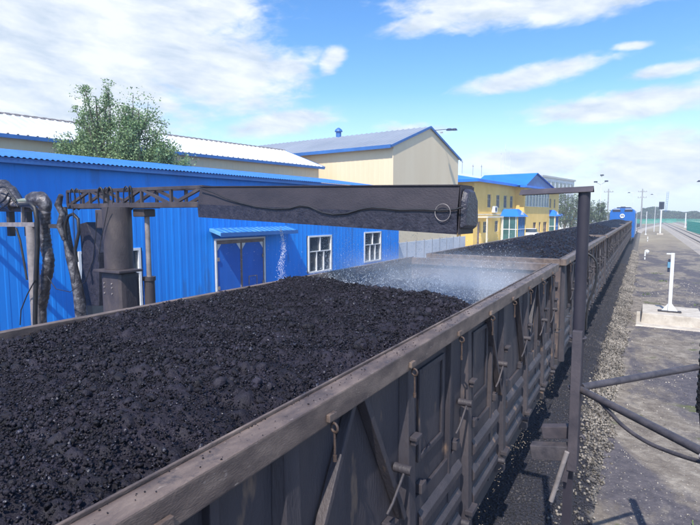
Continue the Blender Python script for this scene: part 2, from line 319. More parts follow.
def ground_mat():
    m = bpy.data.materials.new('yard_ground'); m.use_nodes = True; nt = m.node_tree; N = nt.nodes; L = nt.links; b = N['Principled BSDF']
    b.inputs['Roughness'].default_value = 0.9; b.inputs['Specular IOR Level'].default_value = 0.25
    tc = N.new('ShaderNodeTexCoord')
    def nz(scale, det, st=(1, 1, 1), off=(0, 0, 0)):
        mp = N.new('ShaderNodeMapping'); mp.inputs['Scale'].default_value = st; mp.inputs['Location'].default_value = off; L.new(tc.outputs['Object'], mp.inputs[0])
        t = N.new('ShaderNodeTexNoise'); t.inputs['Scale'].default_value = scale; t.inputs['Detail'].default_value = det; t.inputs['Roughness'].default_value = 0.65; t.inputs['Distortion'].default_value = 0.4
        L.new(mp.outputs[0], t.inputs[0]); return t.outputs['Fac']
    def ramp(f, stops):
        r = N.new('ShaderNodeValToRGB'); L.new(f, r.inputs[0]); e = r.color_ramp.elements
        e[0].position = stops[0][0]; e[0].color = (*stops[0][1], 1); e[1].position = stops[-1][0]; e[1].color = (*stops[-1][1], 1)
        for p, c in stops[1:-1]: x = e.new(p); x.color = (*c, 1)
        return r.outputs[0]
    def mix(f, a, c):
        x = N.new('ShaderNodeMix'); x.data_type = 'RGBA'; L.new(f, x.inputs[0])
        for v, i in ((a, 6), (c, 7)):
            if isinstance(v, tuple): x.inputs[i].default_value = (*v, 1)
            else: L.new(v, x.inputs[i])
        return x.outputs[2]
    def sm(f, a, c):
        x = N.new('ShaderNodeMapRange'); x.interpolation_type = 'SMOOTHSTEP'; x.inputs['From Min'].default_value = a; x.inputs['From Max'].default_value = c; L.new(f, x.inputs['Value']); return x.outputs[0]
    dirt = ramp(nz(3.2, 9), [(0.3, (0.12, 0.10, 0.088)), (0.5, (0.22, 0.19, 0.16)), (0.7, (0.36, 0.32, 0.27))])
    dust = ramp(nz(5, 8), [(0.35, (0.075, 0.07, 0.085)), (0.7, (0.145, 0.13, 0.14))])
    c = mix(sm(nz(0.42, 6, (1, 0.45, 1), (3.1, 1.2, 0)), 0.45, 0.55), dirt, dust)
    c = mix(sm(nz(22, 3), 0.62, 0.70), c, (0.42, 0.39, 0.35))
    c = mix(sm(nz(1.1, 5, (1, 1, 1), (7, 3, 0)), 0.60, 0.70), c, (0.12, 0.13, 0.065))
    # coal dust washed down beside the loading track, brown soil beyond the yard, grass far off
    sp = N.new('ShaderNodeSeparateXYZ'); L.new(tc.outputs['Object'], sp.inputs[0])
    far = sm(sp.outputs[1], 55, 110)
    c = mix(far, c, ramp(nz(0.12, 7, (1, 0.3, 1)), [(0.35, (0.23, 0.19, 0.14)), (0.55, (0.33, 0.28, 0.20)), (0.72, (0.36, 0.33, 0.25))]))
    fg = sm(sp.outputs[1], 330, 420)
    c = mix(fg, c, ramp(nz(0.05, 6), [(0.3, (0.06, 0.10, 0.05)), (0.7, (0.11, 0.14, 0.07))]))
    L.new(c, b.inputs['Base Color'])
    bp = N.new('ShaderNodeBump'); bp.inputs['Strength'].default_value = 0.8; bp.inputs['Distance'].default_value = 0.05
    L.new(nz(9, 9), bp.inputs['Height']); L.new(bp.outputs[0], b.inputs['Normal'])
    return m
M['ground'] = ground_mat()
def ballast_mat():
    m = bpy.data.materials.new('ballast_bed'); m.use_nodes = True; nt = m.node_tree; N = nt.nodes; L = nt.links; b = N['Principled BSDF']
    b.inputs['Roughness'].default_value = 0.9
    tc = N.new('ShaderNodeTexCoord'); sp = N.new('ShaderNodeSeparateXYZ'); L.new(tc.outputs['Object'], sp.inputs[0])
    t = N.new('ShaderNodeTexNoise'); t.inputs['Scale'].default_value = 2.0; t.inputs['Detail'].default_value = 8; L.new(tc.outputs['Object'], t.inputs['Vector'])
    vo = N.new('ShaderNodeTexVoronoi'); vo.inputs['Scale'].default_value = 22; L.new(tc.outputs['Object'], vo.inputs['Vector'])
    r = N.new('ShaderNodeValToRGB'); e = r.color_ramp.elements; e[0].color = (0.05, 0.045, 0.045, 1); e[1].color = (0.27, 0.24, 0.205, 1); L.new(vo.outputs['Color'], r.inputs[0])
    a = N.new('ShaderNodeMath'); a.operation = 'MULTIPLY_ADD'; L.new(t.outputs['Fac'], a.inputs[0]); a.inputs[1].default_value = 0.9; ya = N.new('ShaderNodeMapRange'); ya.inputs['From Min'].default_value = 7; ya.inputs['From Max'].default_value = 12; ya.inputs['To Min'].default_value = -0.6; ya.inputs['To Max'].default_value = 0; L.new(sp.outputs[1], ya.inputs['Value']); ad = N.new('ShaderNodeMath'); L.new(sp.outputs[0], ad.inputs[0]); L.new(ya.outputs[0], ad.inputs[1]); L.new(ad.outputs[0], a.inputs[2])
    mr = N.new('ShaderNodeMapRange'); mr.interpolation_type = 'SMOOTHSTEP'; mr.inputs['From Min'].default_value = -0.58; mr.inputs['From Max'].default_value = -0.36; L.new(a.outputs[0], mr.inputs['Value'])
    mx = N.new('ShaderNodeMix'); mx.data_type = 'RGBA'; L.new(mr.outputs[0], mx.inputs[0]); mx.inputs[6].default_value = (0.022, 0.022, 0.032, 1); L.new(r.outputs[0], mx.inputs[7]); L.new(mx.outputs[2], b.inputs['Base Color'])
    bp = N.new('ShaderNodeBump'); bp.inputs['Strength'].default_value = 1; bp.inputs['Distance'].default_value = 0.04; L.new(vo.outputs['Distance'], bp.inputs['Height']); L.new(bp.outputs[0], b.inputs['Normal'])
    return m
M['ballast'] = ballast_mat()

# ------------------------------------------------------------------ ground, tracks
gb = MB(); S = 3000
gb.add([(-S, -S, G), (S, -S, G), (S, S, G), (-S, S, G)], [(0, 1, 2, 3)]); tag(gb.build('ground', M['ground']), kind='structure')
TX = -2.93                                         # centre line of the loading track
def track(name, path, near, ballast_m):
    """path: list of (x, y); rails, sleepers and bed follow it"""
    root = empty(name, (0, 0, 0)); tag(root, kind='structure')
    bed = MB()
    prev = None
    def offs(i, d):
        p = path[i]; a = path[max(i - 1, 0)]; b = path[min(i + 1, len(path) - 1)]
        t = Vector((b[0] - a[0], b[1] - a[1])).normalized(); return (p[0] + t.y * d, p[1] - t.x * d)
    prof = [(-2.55, G - 0.02), (-1.75, G + 0.26), (1.75, G + 0.26), (2.55, G - 0.02)]
    for i in range(len(path)):
        ring = [(*offs(i, d), z) for d, z in prof]; b = len(bed.v); bed.v += ring
        if i:
            for k in range(3): bed.f.append((b - 4 + k, b - 4 + k + 1, b + k + 1, b + k)); bed.sm.append(False)
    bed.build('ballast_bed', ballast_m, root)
    for s in (-0.75, 0.75):
        r = MB()
        for i in range(len(path) - 1):
            a = offs(i, s); c = offs(i + 1, s); r.bar((*a, G + 0.40), (*c, G + 0.40), 0.085, 0.12)
        r.build('rail', M['steel_rail'], root)
    sl = MB(); L = 0
    for i in range(len(path) - 1):
        a = Vector(path[i]); c = Vector(path[i + 1]); d = (c - a); n = int(d.length / near)
        u = d.normalized(); w = Vector((u.y, -u.x))
        for k in range(n):
            p = a + u * (k * near); q1 = p - w * 1.25; q2 = p + w * 1.25
            zq = G + (0.25 if name != 'loading_track' else 0.165); sl.bar((q1.x, q1.y, zq), (q2.x, q2.y, zq), 0.24, 0.17)
    o = sl.build('sleepers', M['sleeper'] if name != 'loading_track' else M['wagon_dark'], root); o['kind'] = 'stuff'
    return root
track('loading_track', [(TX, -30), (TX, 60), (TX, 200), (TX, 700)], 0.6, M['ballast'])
M['bed2'] = mat('dusty_bed', [(0.30, 0.26, 0.22), (0.46, 0.41, 0.35)], 0.9, 4, 0.8, 25)
track('side_track', [(8.1, 20), (8.1, 200), (8.1, 800)], 0.6, M['bed2'])
track('outer_track', [(14.4, 60), (14.4, 250), (15, 800)], 0.6, M['bed2'])
def sm01(t): t = max(0, min(1, t)); return t * t * (3 - 2 * t)
track('crossover_track', [(TX + 0.2 + (7.8 - TX) * sm01((y - 135) / 170), y) for y in range(135, 310, 12)], 0.6, M['bed2'])
track('diverging_track', [(14.2 + 26 * ((y - 120) / 200) ** 1.6, y) for y in range(120, 420, 20)], 0.7, M['bed2'])

# ballast stones on the shoulder beside the wagons
def ico(sub):
    bm = bmesh.new(); bmesh.ops.create_icosphere(bm, subdivisions=sub, radius=1); V = np.array([v.co[:] for v in bm.verts]); F = np.array([[v.index for v in f.verts] for f in bm.faces]); bm.free(); return V, F
def rocks(sub, n, rough):
    V, F = ico(sub); out = []
    for i in range(n):
        o = Vector((i * 7.3, i * 3.1, 0)); W = []
        cuts = [Vector(rng.normal(size=3)).normalized() for _ in range(9)]; ds = rng.uniform(0.38, 0.72, 9)
        for v in V:
            p = Vector(v)
            for c_, d_ in zip(cuts, ds):
                k = p.dot(c_)
                if k > d_: p = p - c_ * (k - d_) * 1.0
            p = p * (1 + rough * noise.noise(Vector(v) * 1.7 + o)); W.append(p[:])
        out.append((np.array(W), F))
    return out
def rand_rot(n):
    q = rng.normal(size=(n, 4)); q /= np.linalg.norm(q, axis=1)[:, None]; w, x, y, z = q.T
    return np.stack([1 - 2 * (y * y + z * z), 2 * (x * y - z * w), 2 * (x * z + y * w), 2 * (x * y + z * w), 1 - 2 * (x * x + z * z), 2 * (y * z - x * w), 2 * (x * z - y * w), 2 * (y * z + x * w), 1 - 2 * (x * x + y * y)], 1).reshape(n, 3, 3)
def scatter(protos, P, S):
    """joins rotated, scaled copies of the prototype stones at the points P into one vertex and face array"""
    n = len(P); Rm = rand_rot(n); idx = rng.integers(0, len(protos), n); VV = []; FF = []; b = 0
    an = rng.uniform(0.65, 1.0, (n, 3))
    for k, (V, F) in enumerate(protos):
        s = np.where(idx == k)[0]
        if not len(s): continue
        W = np.einsum('nij,nvj->nvi', Rm[s], V[None] * an[s][:, None, :]) * S[s][:, None, None] + P[s][:, None, :]
        nf = F[None] + (np.arange(len(s)) * len(V))[:, None, None] + b
        VV.append(W.reshape(-1, 3)); FF.append(nf.reshape(-1, 3)); b += len(s) * len(V)
    return np.concatenate(VV), np.concatenate(FF)
st1 = rocks(1, 8, 0.25)
n = 21000
ys = 5 + 65 * rng.random(n) ** 1.7; xs = rng.uniform(-1.0, -0.36, n) + 0.05 * np.sin(ys * 1.3) + rng.normal(0, 0.05, n)
def bedz(x): return np.where(x - TX < 1.75, G + 0.26, np.maximum(G, G + 0.26 - (x - TX - 1.75) * 0.33))
keep = rng.random(n) < np.clip((xs + 1.05) / 0.3, 0, 1) * np.clip((0.05 - xs) / 0.25, 0, 1) * np.clip((ys - 8.5) / 5, 0.06, 1)
xs = xs[keep]; ys = ys[keep]
P = np.stack([xs, ys, bedz(xs) + rng.uniform(0.0, 0.035, len(xs))], 1)
V, F = scatter(st1, P, rng.uniform(0.018, 0.042, len(P)) * (1 + ys / 60))
tag(np_mesh('ballast_stones', V, F, M['stone']), 'loose pale ballast stones on the shoulder along the train', 'ballast', kind='stuff')
n = 16000
ys = 4.5 + 45 * rng.random(n) ** 1.6; xs = rng.uniform(-1.75, -0.45, n)
xs = xs[ys < 60]; P = np.stack([xs, ys, bedz(xs) + 0.003], 1)
V, F = scatter(st1, P, rng.uniform(0.006, 0.026, len(P)) * (1 + ys / 40))
tag(np_mesh('coal_spill', V, F, mat('coal_spill', [(0.018, 0.018, 0.026), (0.06, 0.055, 0.06)], 0.8, 2.0, island=0.6)), 'spilt black coal and dusty stones at the foot of the wagons', 'coal', kind='stuff')
n = 5200
ys = 5 + 35 * rng.random(n) ** 1.5; xs = rng.uniform(-0.25, 6.5, n)
P = np.stack([xs, ys, np.full(n, G + 0.004)], 1)
V, F = scatter(rocks(1, 5, 0.3), P, rng.uniform(0.006, 0.028, n) * (0.7 + ys / 30))
tag(np_mesh('yard_pebbles', V, F, mat('pebble', [(0.10, 0.09, 0.085), (0.42, 0.38, 0.33)], 0.9, 0.8, island=0.5)), 'loose pebbles and crumbs of coal on the yard', 'pebbles', kind='stuff')

# ------------------------------------------------------------------ coal wagons
XR, XL = -1.36, -4.50; WL = 13.0; XC = (XR + XL) / 2; HW = (XR - XL) / 2
W0, W1 = RAIL, RIM                       # the wagon is built in its own frame: x from its centre, y from its near end, z from the eye level
def make_wagon(detail=True):
    root = empty('open_wagon', (XC, 0, 0)); hw = HW; sx = hw - 0.10    # outer face of the side sheet
    def rim_side(s):
        b = MB(); a, c = sorted((s * hw, s * (hw - 0.125))); b.box(a, c, 0.0, WL, RIM - 0.14, RIM); o = b.build('top_rim', M['rim'], root, bevel=0.009)
        b = MB(); a, c = sorted((s * (hw - 0.127), s * (hw - 0.142))); b.box(a, c, 0.0, WL, RIM - 0.10, RIM + 0.012); b.build('rim_lip', M['rim'], root, bevel=0.004)
        return o
    rim_side(1); rim_side(-1)
    for y0, y1 in ((0.0, 0.11), (WL - 0.11, WL)):
        b = MB(); b.box(-hw + 0.127, hw - 0.127, y0, y1, RIM - 0.15, RIM - 0.004); b.build('end_rim', M['rim'], root, bevel=0.012)
    for s in (1, -1):
        b = MB(); a, c = sorted((s * sx, s * (sx - 0.012))); b.box(a, c, 0.03, WL - 0.03, -3.12, RIM - 0.142); b.build('side_sheet', M['wagon'], root)
    for y0 in (0.04, WL - 0.052):
        b = MB(); b.box(-sx + 0.014, sx - 0.014, y0, y0 + 0.012, -3.1, RIM - 0.152)
        b.build('end_sheet', M['rust'], root)
    for y0, s in ((0.038, -1), (WL - 0.038, 1)):
        for z in (-1.5, -1.95, -2.4, -2.85):
            b = MB(); a, c = sorted((y0, y0 + s * -0.10 if False else y0 - 0.0)); b.box(-sx + 0.05, sx - 0.05, *sorted((y0, y0 + s * 0.07)), z - 0.06, z + 0.06); b.build('end_rib', M['wagon'], root, bevel=0.01)
    b = MB(); b.box(-sx + 0.02, sx - 0.02, 0.06, WL - 0.06, -3.16, -3.10); b.build('floor', M['wagon_dark'], root)
    b = MB(); b.box(-0.2, 0.2, -0.0, WL, -3.42, -3.162)
    for y in (2.2, WL - 2.2): b.box(-1.25, 1.25, y - 0.2, y + 0.2, -3.36, -3.164)
    b.build('underframe', M['wagon_dark'], root)
    for s in (1, -1):
        b = MB(); a, c = sorted((s * (sx - 0.16), s * (sx + 0.006))); b.box(a, c, 0.0, WL, -3.30, -3.124); b.build('side_sill', M['wagon_dark'], root, bevel=0.01)
    # posts, panels, doors, latches: bays along the side
    ys = [0.12 + k * 1.44 for k in range(9)] + [WL - 0.24]
    y_off = 0.10
    posts = {}
    for s in (1, -1):
        for k, y in enumerate(ys):
            w = 0.17; y0 = y; y1 = y + w
            x0 = s * (sx + 0.001); xt = s * (hw - 0.045); xb = s * (hw + 0.005)
            b = MB()
            b.hexa([(x0, y0 - .01, -3.2), (xb, y0 + .025, -3.2), (xb, y1 - .025, -3.2), (x0, y1 + .01, -3.2), (x0, y0 - .01, RIM - .143), (xt, y0 + .03, RIM - .143), (xt, y1 - .03, RIM - .143), (x0, y1 + .01, RIM - .143)][::1] if s > 0 else
                   [(x0, y1 + .01, -3.2), (xb, y1 - .025, -3.2), (xb, y0 + .025, -3.2), (x0, y0 - .01, -3.2), (x0, y1 + .01, RIM - .143), (xt, y1 - .03, RIM - .143), (xt, y0 + .03, RIM - .143), (x0, y0 - .01, RIM - .143)])
            b.build('side_post', M['wagon'], root, bevel=0.008)
    if detail:
        x0 = sx + 0.001
        for k in range(len(ys) - 1):
            a = ys[k] + 0.18; c = ys[k + 1] - 0.01; L = c - a
            if L < 0.6: continue
            # embossed frame on the upper panel
            b = MB()
            z0, z1 = -1.95, -1.20; t = 0.05; d = 0.022
            if k % 3 != 0:
                ya, yb = a + L * 0.12, c - L * 0.42
                b.box(x0, x0 + d, ya, ya + t, z0, z1); b.box(x0, x0 + d, yb - t, yb, z0, z1); b.box(x0, x0 + d, ya + t, yb - t, z1 - t, z1); b.box(x0, x0 + d, ya + t, yb - t, z0, z0 + t)
                b.build('panel_emboss', M['wagon'], root, bevel=0.008)
                b = MB(); b.bar((x0 + 0.02, yb + 0.12, RIM - .17), (x0 + 0.02, yb + 0.12, -3.1), 0.05, 0.05); b.build('panel_stiffener', M['wagon'], root, bevel=0.006)
            # diagonal braces that spread from the rim
            p0 = (a + L * 0.50)
            if k != 4: b = MB(); b.bar((x0 + 0.035, p0, RIM - .15), (x0 + 0.045, c - 0.03, -2.18), 0.045, 0.07, up=(1, 0, 0)); b.build('diagonal_brace', M['wagon'], root, bevel=0.006)
            if k % 4 == 3:
                b = MB(); b.bar((x0 + 0.035, p0 - 0.12, RIM - .15), (x0 + 0.045, a + 0.05, -1.85), 0.04, 0.06, up=(1, 0, 0)); b.build('diagonal_brace', M['wagon'], root, bevel=0.006)
            # lower door with pressed ribs
            dr = MB(); dr.box(x0 + 0.001, x0 + 0.032, a + 0.04, c - 0.04, -3.08, -2.20); dr = dr.build('drop_door', M['wagon'], root, bevel=0.008)
            for z in (-2.42, -2.70, -2.95):
                b = MB(); b.prism([(x0 + .033, z - .09), (x0 + .075, z - .04), (x0 + .075, z + .03), (x0 + .033, z + .09)], a + 0.12, c - 0.12); b.build('pressed_rib', M['wagon'], dr, bevel=0.006)
            for yy in (a + 0.18, c - 0.22):
                b = MB(); b.box(x0 + 0.001, x0 + 0.06, yy - 0.05, yy + 0.05, -2.19, -2.11); b.build('door_hinge', M['wagon'], root, bevel=0.006)
            # latches: a bar across the post and a round knob
            for z in (-1.78, -2.98):
                b = MB(); b.tube([(x0 + 0.02, c - 0.10, z), (hw + 0.05, c - 0.10, z)], 0.034, 10)
                b.build('latch_knob', M['wagon'], root)
            b = MB(); b.tube([(hw + 0.0, c - 0.12, -1.80), (hw - 0.01, c - 0.28, -1.94), (hw - 0.03, c - 0.32, -2.0)], 0.011, 6); b.build('latch_rod', M['wagon'], root)
            b = MB(); b.box(hw - 0.03, hw + 0.028, c + 0.04, c + 0.15, -1.635, -1.605); b.box(hw - 0.03, hw + 0.012, c + 0.06, c + 0.12, -1.68, -1.637); b.build('latch_bracket', M['wagon'], root, bevel=0.008); b = MB(); b.box(hw - 0.03, hw + 0.05, c + 0.0, c + 0.18, -2.96, -2.91); b.build('latch_bracket', M['wagon'], root, bevel=0.008)
        # tie hooks under the rim
        for k in range(12):
            y = 0.55 + k * 1.06; x = hw + 0.012
            b = MB(); b.box(hw + 0.001, x + 0.012, y - 0.035, y + 0.035, RIM - 0.115, RIM - 0.075); b.build('hook_plate', M['rim'], root, bevel=0.004)
            b = MB(); b.ring((x + 0.018, y, RIM - 0.150), 0.024, 0.0075, (0.3, 1, 0.0), 14, 6); b.tube([(x + 0.018, y, RIM - 0.172), (x + 0.02, y, RIM - 0.25), (x + 0.02, y, RIM - 0.30)], 0.007, 6); b.tube([(x + 0.02, y, RIM - 0.298), (x + 0.02, y, RIM - 0.33)], 0.012, 6)
            b.build('tie_hook', M['hook'], root)
        b = MB()
        for y in (0.25, WL - 0.25): b.tube([(hw + 0.02, y - 0.16, -2.2), (hw + 0.09, y - 0.16, -2.2), (hw + 0.09, y + 0.16, -2.2), (hw + 0.02, y + 0.16, -2.2)], 0.012, 6)
        b.build('corner_step', M['wagon_dark'], root)
    for yb in (2.2, WL - 2.2):
        b = MB(); 
        for s in (1, -1): b.prism([(s * 1.03 - .06, -3.72), (s * 1.03 + .06, -3.72), (s * 1.03 + .06, -3.45), (s * 1.03 - .06, -3.45)], yb - 1.1, yb + 1.1)
        b.box(-1.0, 1.0, yb - 0.18, yb + 0.18, -3.7, -3.43); bo = b.build('bogie', M['wagon_dark'], root, bevel=0.02)
        for dy in (-0.9, 0.9):
            for s in (1, -1):
                b = MB(); b.tube([(s * 0.70, yb + dy, RAIL + 0.42), (s * 0.82, yb + dy, RAIL + 0.42)], 0.42, 24); b.build('wheel', M['wagon_dark'], bo)
            b = MB(); b.tube([(-0.8, yb + dy, RAIL + 0.42), (0.8, yb + dy, RAIL + 0.42)], 0.08, 10); b.build('axle', M['wagon_dark'], bo)
    b = MB()
    b.box(-0.1, 0.1, -0.46, 0.0, -3.36, -3.16); b.box(-0.1, 0.1, WL, WL + 0.46, -3.36, -3.16); b.build('coupler', M['wagon_dark'], root, bevel=0.02)
    return root
wag = make_wagon(); wag.location.y = 10.35 - WL
WY = [10.35 - WL, 11.45, 25.5, 39.55, 53.6, 67.65]
wl = ['nearest dark open wagon of coal beneath the spray boom', 'second dark open wagon, coupled behind the one under the spray boom',
      'third dark open wagon, middle of the coal train', 'fourth dark open wagon of the coal train, counted from the spray boom', 'fifth dark open wagon, last but one before the blue locomotive', 'farthest dark open wagon, coupled to the blue locomotive']
for i, y in enumerate(WY):
    o = wag if i == 0 else copy_tree(wag); o.location.y = y
    tag(o, wl[i], 'wagon', 'open coal wagons coupled in the train')

# ------------------------------------------------------------------ coal
def fbm(x, y, sc, o=4, seed=0.0):
    return noise.fractal(Vector((x * sc, y * sc, seed)), 1.0, 2.1, o)
def lumps(x, y, sc, seed):
    d, p = noise.voronoi(Vector((x * sc, y * sc, seed))); q = p[0]; r_ = (math.sin(q.x * 12.9 + q.y * 78.2) * 437.5) % 1.0; tl = ((x * sc - q.x) * (r_ - .5) + (y * sc - q.y) * (((r_ * 7) % 1) - .5)) * 1.2
    return (0.35 + 0.65 * r_ + tl) * min(1.0, (d[1] - d[0]) * 3.0)
def near_h(x, y):
    e = min(x - (XL + .12), (XR - .12) - x)
    h = -1.105 + 0.055 * sm01(e / 0.5) + 0.10 * sm01((-3.3 - x) / 1.1) + 0.07 * fbm(x, y, 0.55, 3, 3.0) + 0.035 * fbm(x, y, 2.2, 3, 5.0)
    cr = 5.95 + 0.30 * fbm(x, 0, 0.9, 3, 9.0) + (0.0 if x < -2.4 else -0.5 * (x + 2.4))
    t = (y - cr) / 1.25
    h -= 0.36 * sm01(t) + 0.10 * sm01((y - 8.6) / 1.4)
    h += 0.05 * math.exp(-((y - cr + 0.3) / 0.35) ** 2)
    return h
def coal_near():
    dx = 0.018; nx = int((XR - XL - 0.24) / dx); Y0, Y1 = -0.9, 10.25
    yy = [Y0]
    while yy[-1] < Y1: yy.append(yy[-1] + 0.016 + 0.0022 * max(0, yy[-1]))
    xx = np.linspace(XL + 0.115, XR - 0.115, nx); V = np.empty((len(yy) * nx, 3)); i = 0
    for y in yy:
        for x in xx:
            l = lumps(x, y, 11, 0.3); l2 = lumps(x, y, 24, 1.7); l0 = lumps(x, y, 5, 4.4)
            V[i] = (x, y, near_h(x, y) + 0.030 * l * (0.5 + l0) + 0.024 * l2 + 0.022 * fbm(x, y, 14, 4, 2)); i += 1
    a = np.arange((len(yy) - 1) * nx).reshape(len(yy) - 1, nx)[:, :-1].ravel()
    F = np.stack([a, a + 1, a + nx + 1, a + nx], 1)
    o = np_mesh('coal_load', V, F, M['coal'], True)
    tag(o, 'heap of black coal filling the nearest wagon under the spray boom', 'coal', kind='stuff')
    # loose lumps, crumbs and grains
    def spread(n, pw, s0, s1, sp, lift, cl_=False):
        y = -0.4 + 10.6 * rng.random(n) ** pw; x = rng.uniform(XL + 0.15, XR - 0.145, n)
        q = (x * _Rt.x + y * _Rt.y) / np.maximum(0.3, x * _F.x + y * _F.y); k = (q > -1.15) & (x * _F.x + y * _F.y > 0.5); x = x[k]; y = y[k]
        if cl_: k = np.array([noise.noise(Vector((a_ * 1.3, b_ * 1.3, s0 * 900))) + 0.35 * noise.noise(Vector((a_ * 4, b_ * 4, 7))) > -0.05 for a_, b_ in zip(x, y)]); x = x[k]; y = y[k]
        S = (s0 + (s1 - s0) * rng.random(len(x)) ** sp) * (0.8 + y / 12)
        return np.array([(a_, b_, near_h(a_, b_) + 0.026 + rng.uniform(-0.1, lift) * s_) for a_, b_, s_ in zip(x, y, S)]), S
    P, S = spread(85000, 1.6, 0.005, 0.013, 1.8, 1.6)
    V, F = scatter(rocks(0, 14, 0.5) if False else tiny(16), P, S); np_mesh('grains', V, F, M['coal'], False, o)['kind'] = 'stuff'
    P, S = spread(22000, 1.45, 0.011, 0.026, 2.2, 0.9, True)
    V, F = scatter(rocks(1, 20, 0.15), P, S); np_mesh('small_lumps', V, F, M['coal'], False, o)['kind'] = 'stuff'
    P, S = spread(2600, 1.25, 0.026, 0.052, 2.8, 0.30, True)
    V, F = scatter(rocks(2, 18, 0.2), P, S); np_mesh('big_lumps', V, F, M['coal_lump'], False, o)['kind'] = 'stuff'
def tiny(n):
    V, F = ico(1); bm = bmesh.new(); bmesh.ops.create_icosphere(bm, subdivisions=1, radius=1); bm.free()
    V = np.array([(0, 0, 1), (0, 0, -1)] + [(math.cos(a), math.sin(a), z) for a, z in zip([k * math.pi / 3 for k in range(6)], [.35, -.35] * 3)])
    F = np.array([(0, 2 + k, 2 + (k + 1) % 6) for k in range(6)] + [(1, 2 + (k + 1) % 6, 2 + k) for k in range(6)])
    return [(V * rng.uniform(.5, 1.2, (len(V), 1)), F) for _ in range(n)]
coal_near()
def coal_far(k, y0, seed, hi):
    nx = 70; ny = 260; xx = np.linspace(XL + 0.115, XR - 0.115, nx); yy = np.linspace(y0 + 0.1, y0 + WL - 0.1, ny); V = np.empty((nx * ny, 3)); i = 0
    for y in yy:
        ee = min(y - y0 - .1, y0 + WL - .1 - y)
        for x in xx:
            e = min(x - xx[0], xx[-1] - x)
            h = RIM - 0.10 + hi * sm01(e / 1.3) * sm01(ee / 0.9) + 0.10 * fbm(x, y, 0.6, 3, seed) * sm01(e / 0.5)
            V[i] = (x, y, h + 0.05 * lumps(x, y, 7, seed) + 0.02 * fbm(x, y, 8, 2, seed)); i += 1
    a = np.arange((ny - 1) * nx).reshape(ny - 1, nx)[:, :-1].ravel()
    o = np_mesh('coal_load', V, np.stack([a, a + 1, a + nx + 1, a + nx], 1), M['coal_wet'], True)
    if k < 3:
        n = 9000; x = rng.uniform(xx[0] + .05, xx[-1] - .05, n); y = y0 + 0.2 + (WL - 0.4) * rng.random(n)
        ix = np.clip(((x - xx[0]) / (xx[1] - xx[0])).astype(int), 0, nx - 1); iy = np.clip(((y - yy[0]) / (yy[1] - yy[0])).astype(int), 0, ny - 1)
        P = np.stack([x, y, V[iy * nx + ix, 2] + 0.005], 1); Vv, F = scatter(rocks(1, 6, 0.3), P, 0.012 + 0.03 * rng.random(n) ** 2.5)
        np_mesh('small_lumps', Vv, F, M['coal'], False, o)['kind'] = 'stuff'
    return o
cl = ['', 'mounded coal in the second wagon, just beyond the spray mist', 'mounded coal in the third wagon of the train', 'mounded coal in the fourth wagon of the train', 'mounded coal in the fifth wagon, last but one before the locomotive', 'mounded coal in the farthest wagon, before the blue locomotive']
for k in range(1, 6):
    tag(coal_far(k, WY[k], 3.3 * k, 0.26), cl[k], 'coal', kind='stuff')

P = np.array([(rng.uniform(XR - .118, XR - .01) if rng.random() < .75 else XR - .115, rng.uniform(.3, 10.2), RIM + 0.003) for _ in range(420)])
V, F = scatter(tiny(10), P, rng.uniform(.0015, .0065, len(P)))
tag(np_mesh('rim_crumbs', V, F, M['coal']), 'coal crumbs lying on the top rim of the nearest wagon', 'coal', kind='stuff')
# pale scraps along the wagon foot: sunlit coal and ice, sunlight put into colour
b = MB()
for i in range(170):
    y = random.choice([5.75, 7.15, 8.5, 9.6, 4.9, 6.6]) + random.gauss(0, 0.16); x = XR + 0.01 + abs(random.gauss(0, 0.05)); z = -3.12 + random.uniform(-0.10, 0.13)
    p = Vector((x, y, z)); d = Vector((random.gauss(0, 1), random.gauss(0, 1), random.gauss(0, 1))).normalized() * random.uniform(0.004, 0.02)
    b.bar(p, p + d, random.uniform(0.0015, 0.006))
tag(b.build('sunlit_scraps', M['debris']), 'pale scraps coloured as sunlit coal and ice along the foot of the nearest wagon', 'scraps', kind='stuff')

# ------------------------------------------------------------------ blue locomotive
LY = 81.6
lo = empty('locomotive', (XC + 0.3, LY, -0.02)); tag(lo, 'blue locomotive with a round white badge at the head of the train', 'locomotive')
b = MB(); w = 1.58
prof = [(-w, -3.3), (w, -3.3), (w, 0.15), (w - 0.12, 0.52), (w - 0.5, 0.80), (-w + 0.5, 0.80), (-w + 0.12, 0.52), (-w, 0.15)]
b.prism(prof, 0.0, 3.0); b.prism([(x, z) for x, z in prof], 3.3, 17.5); b.prism([(x * 0.96, z - 0.05) for x, z in prof], 3.0, 3.3)
b.build('body', M['loco'], lo, bevel=0.06)
b = MB(); b.box(-0.9, 0.9, 4.0, 15, 0.80, 1.0); b.box(-0.3, 0.3, 1.2, 2.0, 0.802, 1.05); b.build('roof_gear', M['loco_dark'], lo, bevel=0.03)
for s in (-1, 1):
    b = MB(); b.box(s * 0.75 - 0.5, s * 0.75 + 0.5, -0.02, 0.0, 0.30, 0.60); wf = b.build('windscreen', M['loco_dark'], lo)
    b = MB(); b.box(s * 0.75 - 0.42, s * 0.75 + 0.42, -0.035, -0.021, 0.65, 0.71); b.build('number_plate', M['white'], lo)
    b = MB(); b.tube([(s * 0.95, -0.05, -1.1), (s * 0.95, 0.0, -1.1)], 0.14, 14); b.build('headlight', M['red'], lo)
b = MB(); b.ring((0, -0.03, -0.30), 0.25, 0.07, (0, 1, 0), 24, 6); b.box(-0.06, 0.06, -0.05, -0.01, -0.42, -0.12); b.box(-0.15, 0.15, -0.05, -0.011, -0.46, -0.40); b.box(-0.12, 0.12, -0.05, -0.012, -0.28, -0.22); b.build('white_badge', M['white'], lo)
for k in range(6):
    b = MB(); b.box(w + 0.001, w + 0.03, 4.2 + k * 2.1, 5.4 + k * 2.1, -0.6, 0.05); b.build('side_window', M['glass'], lo)
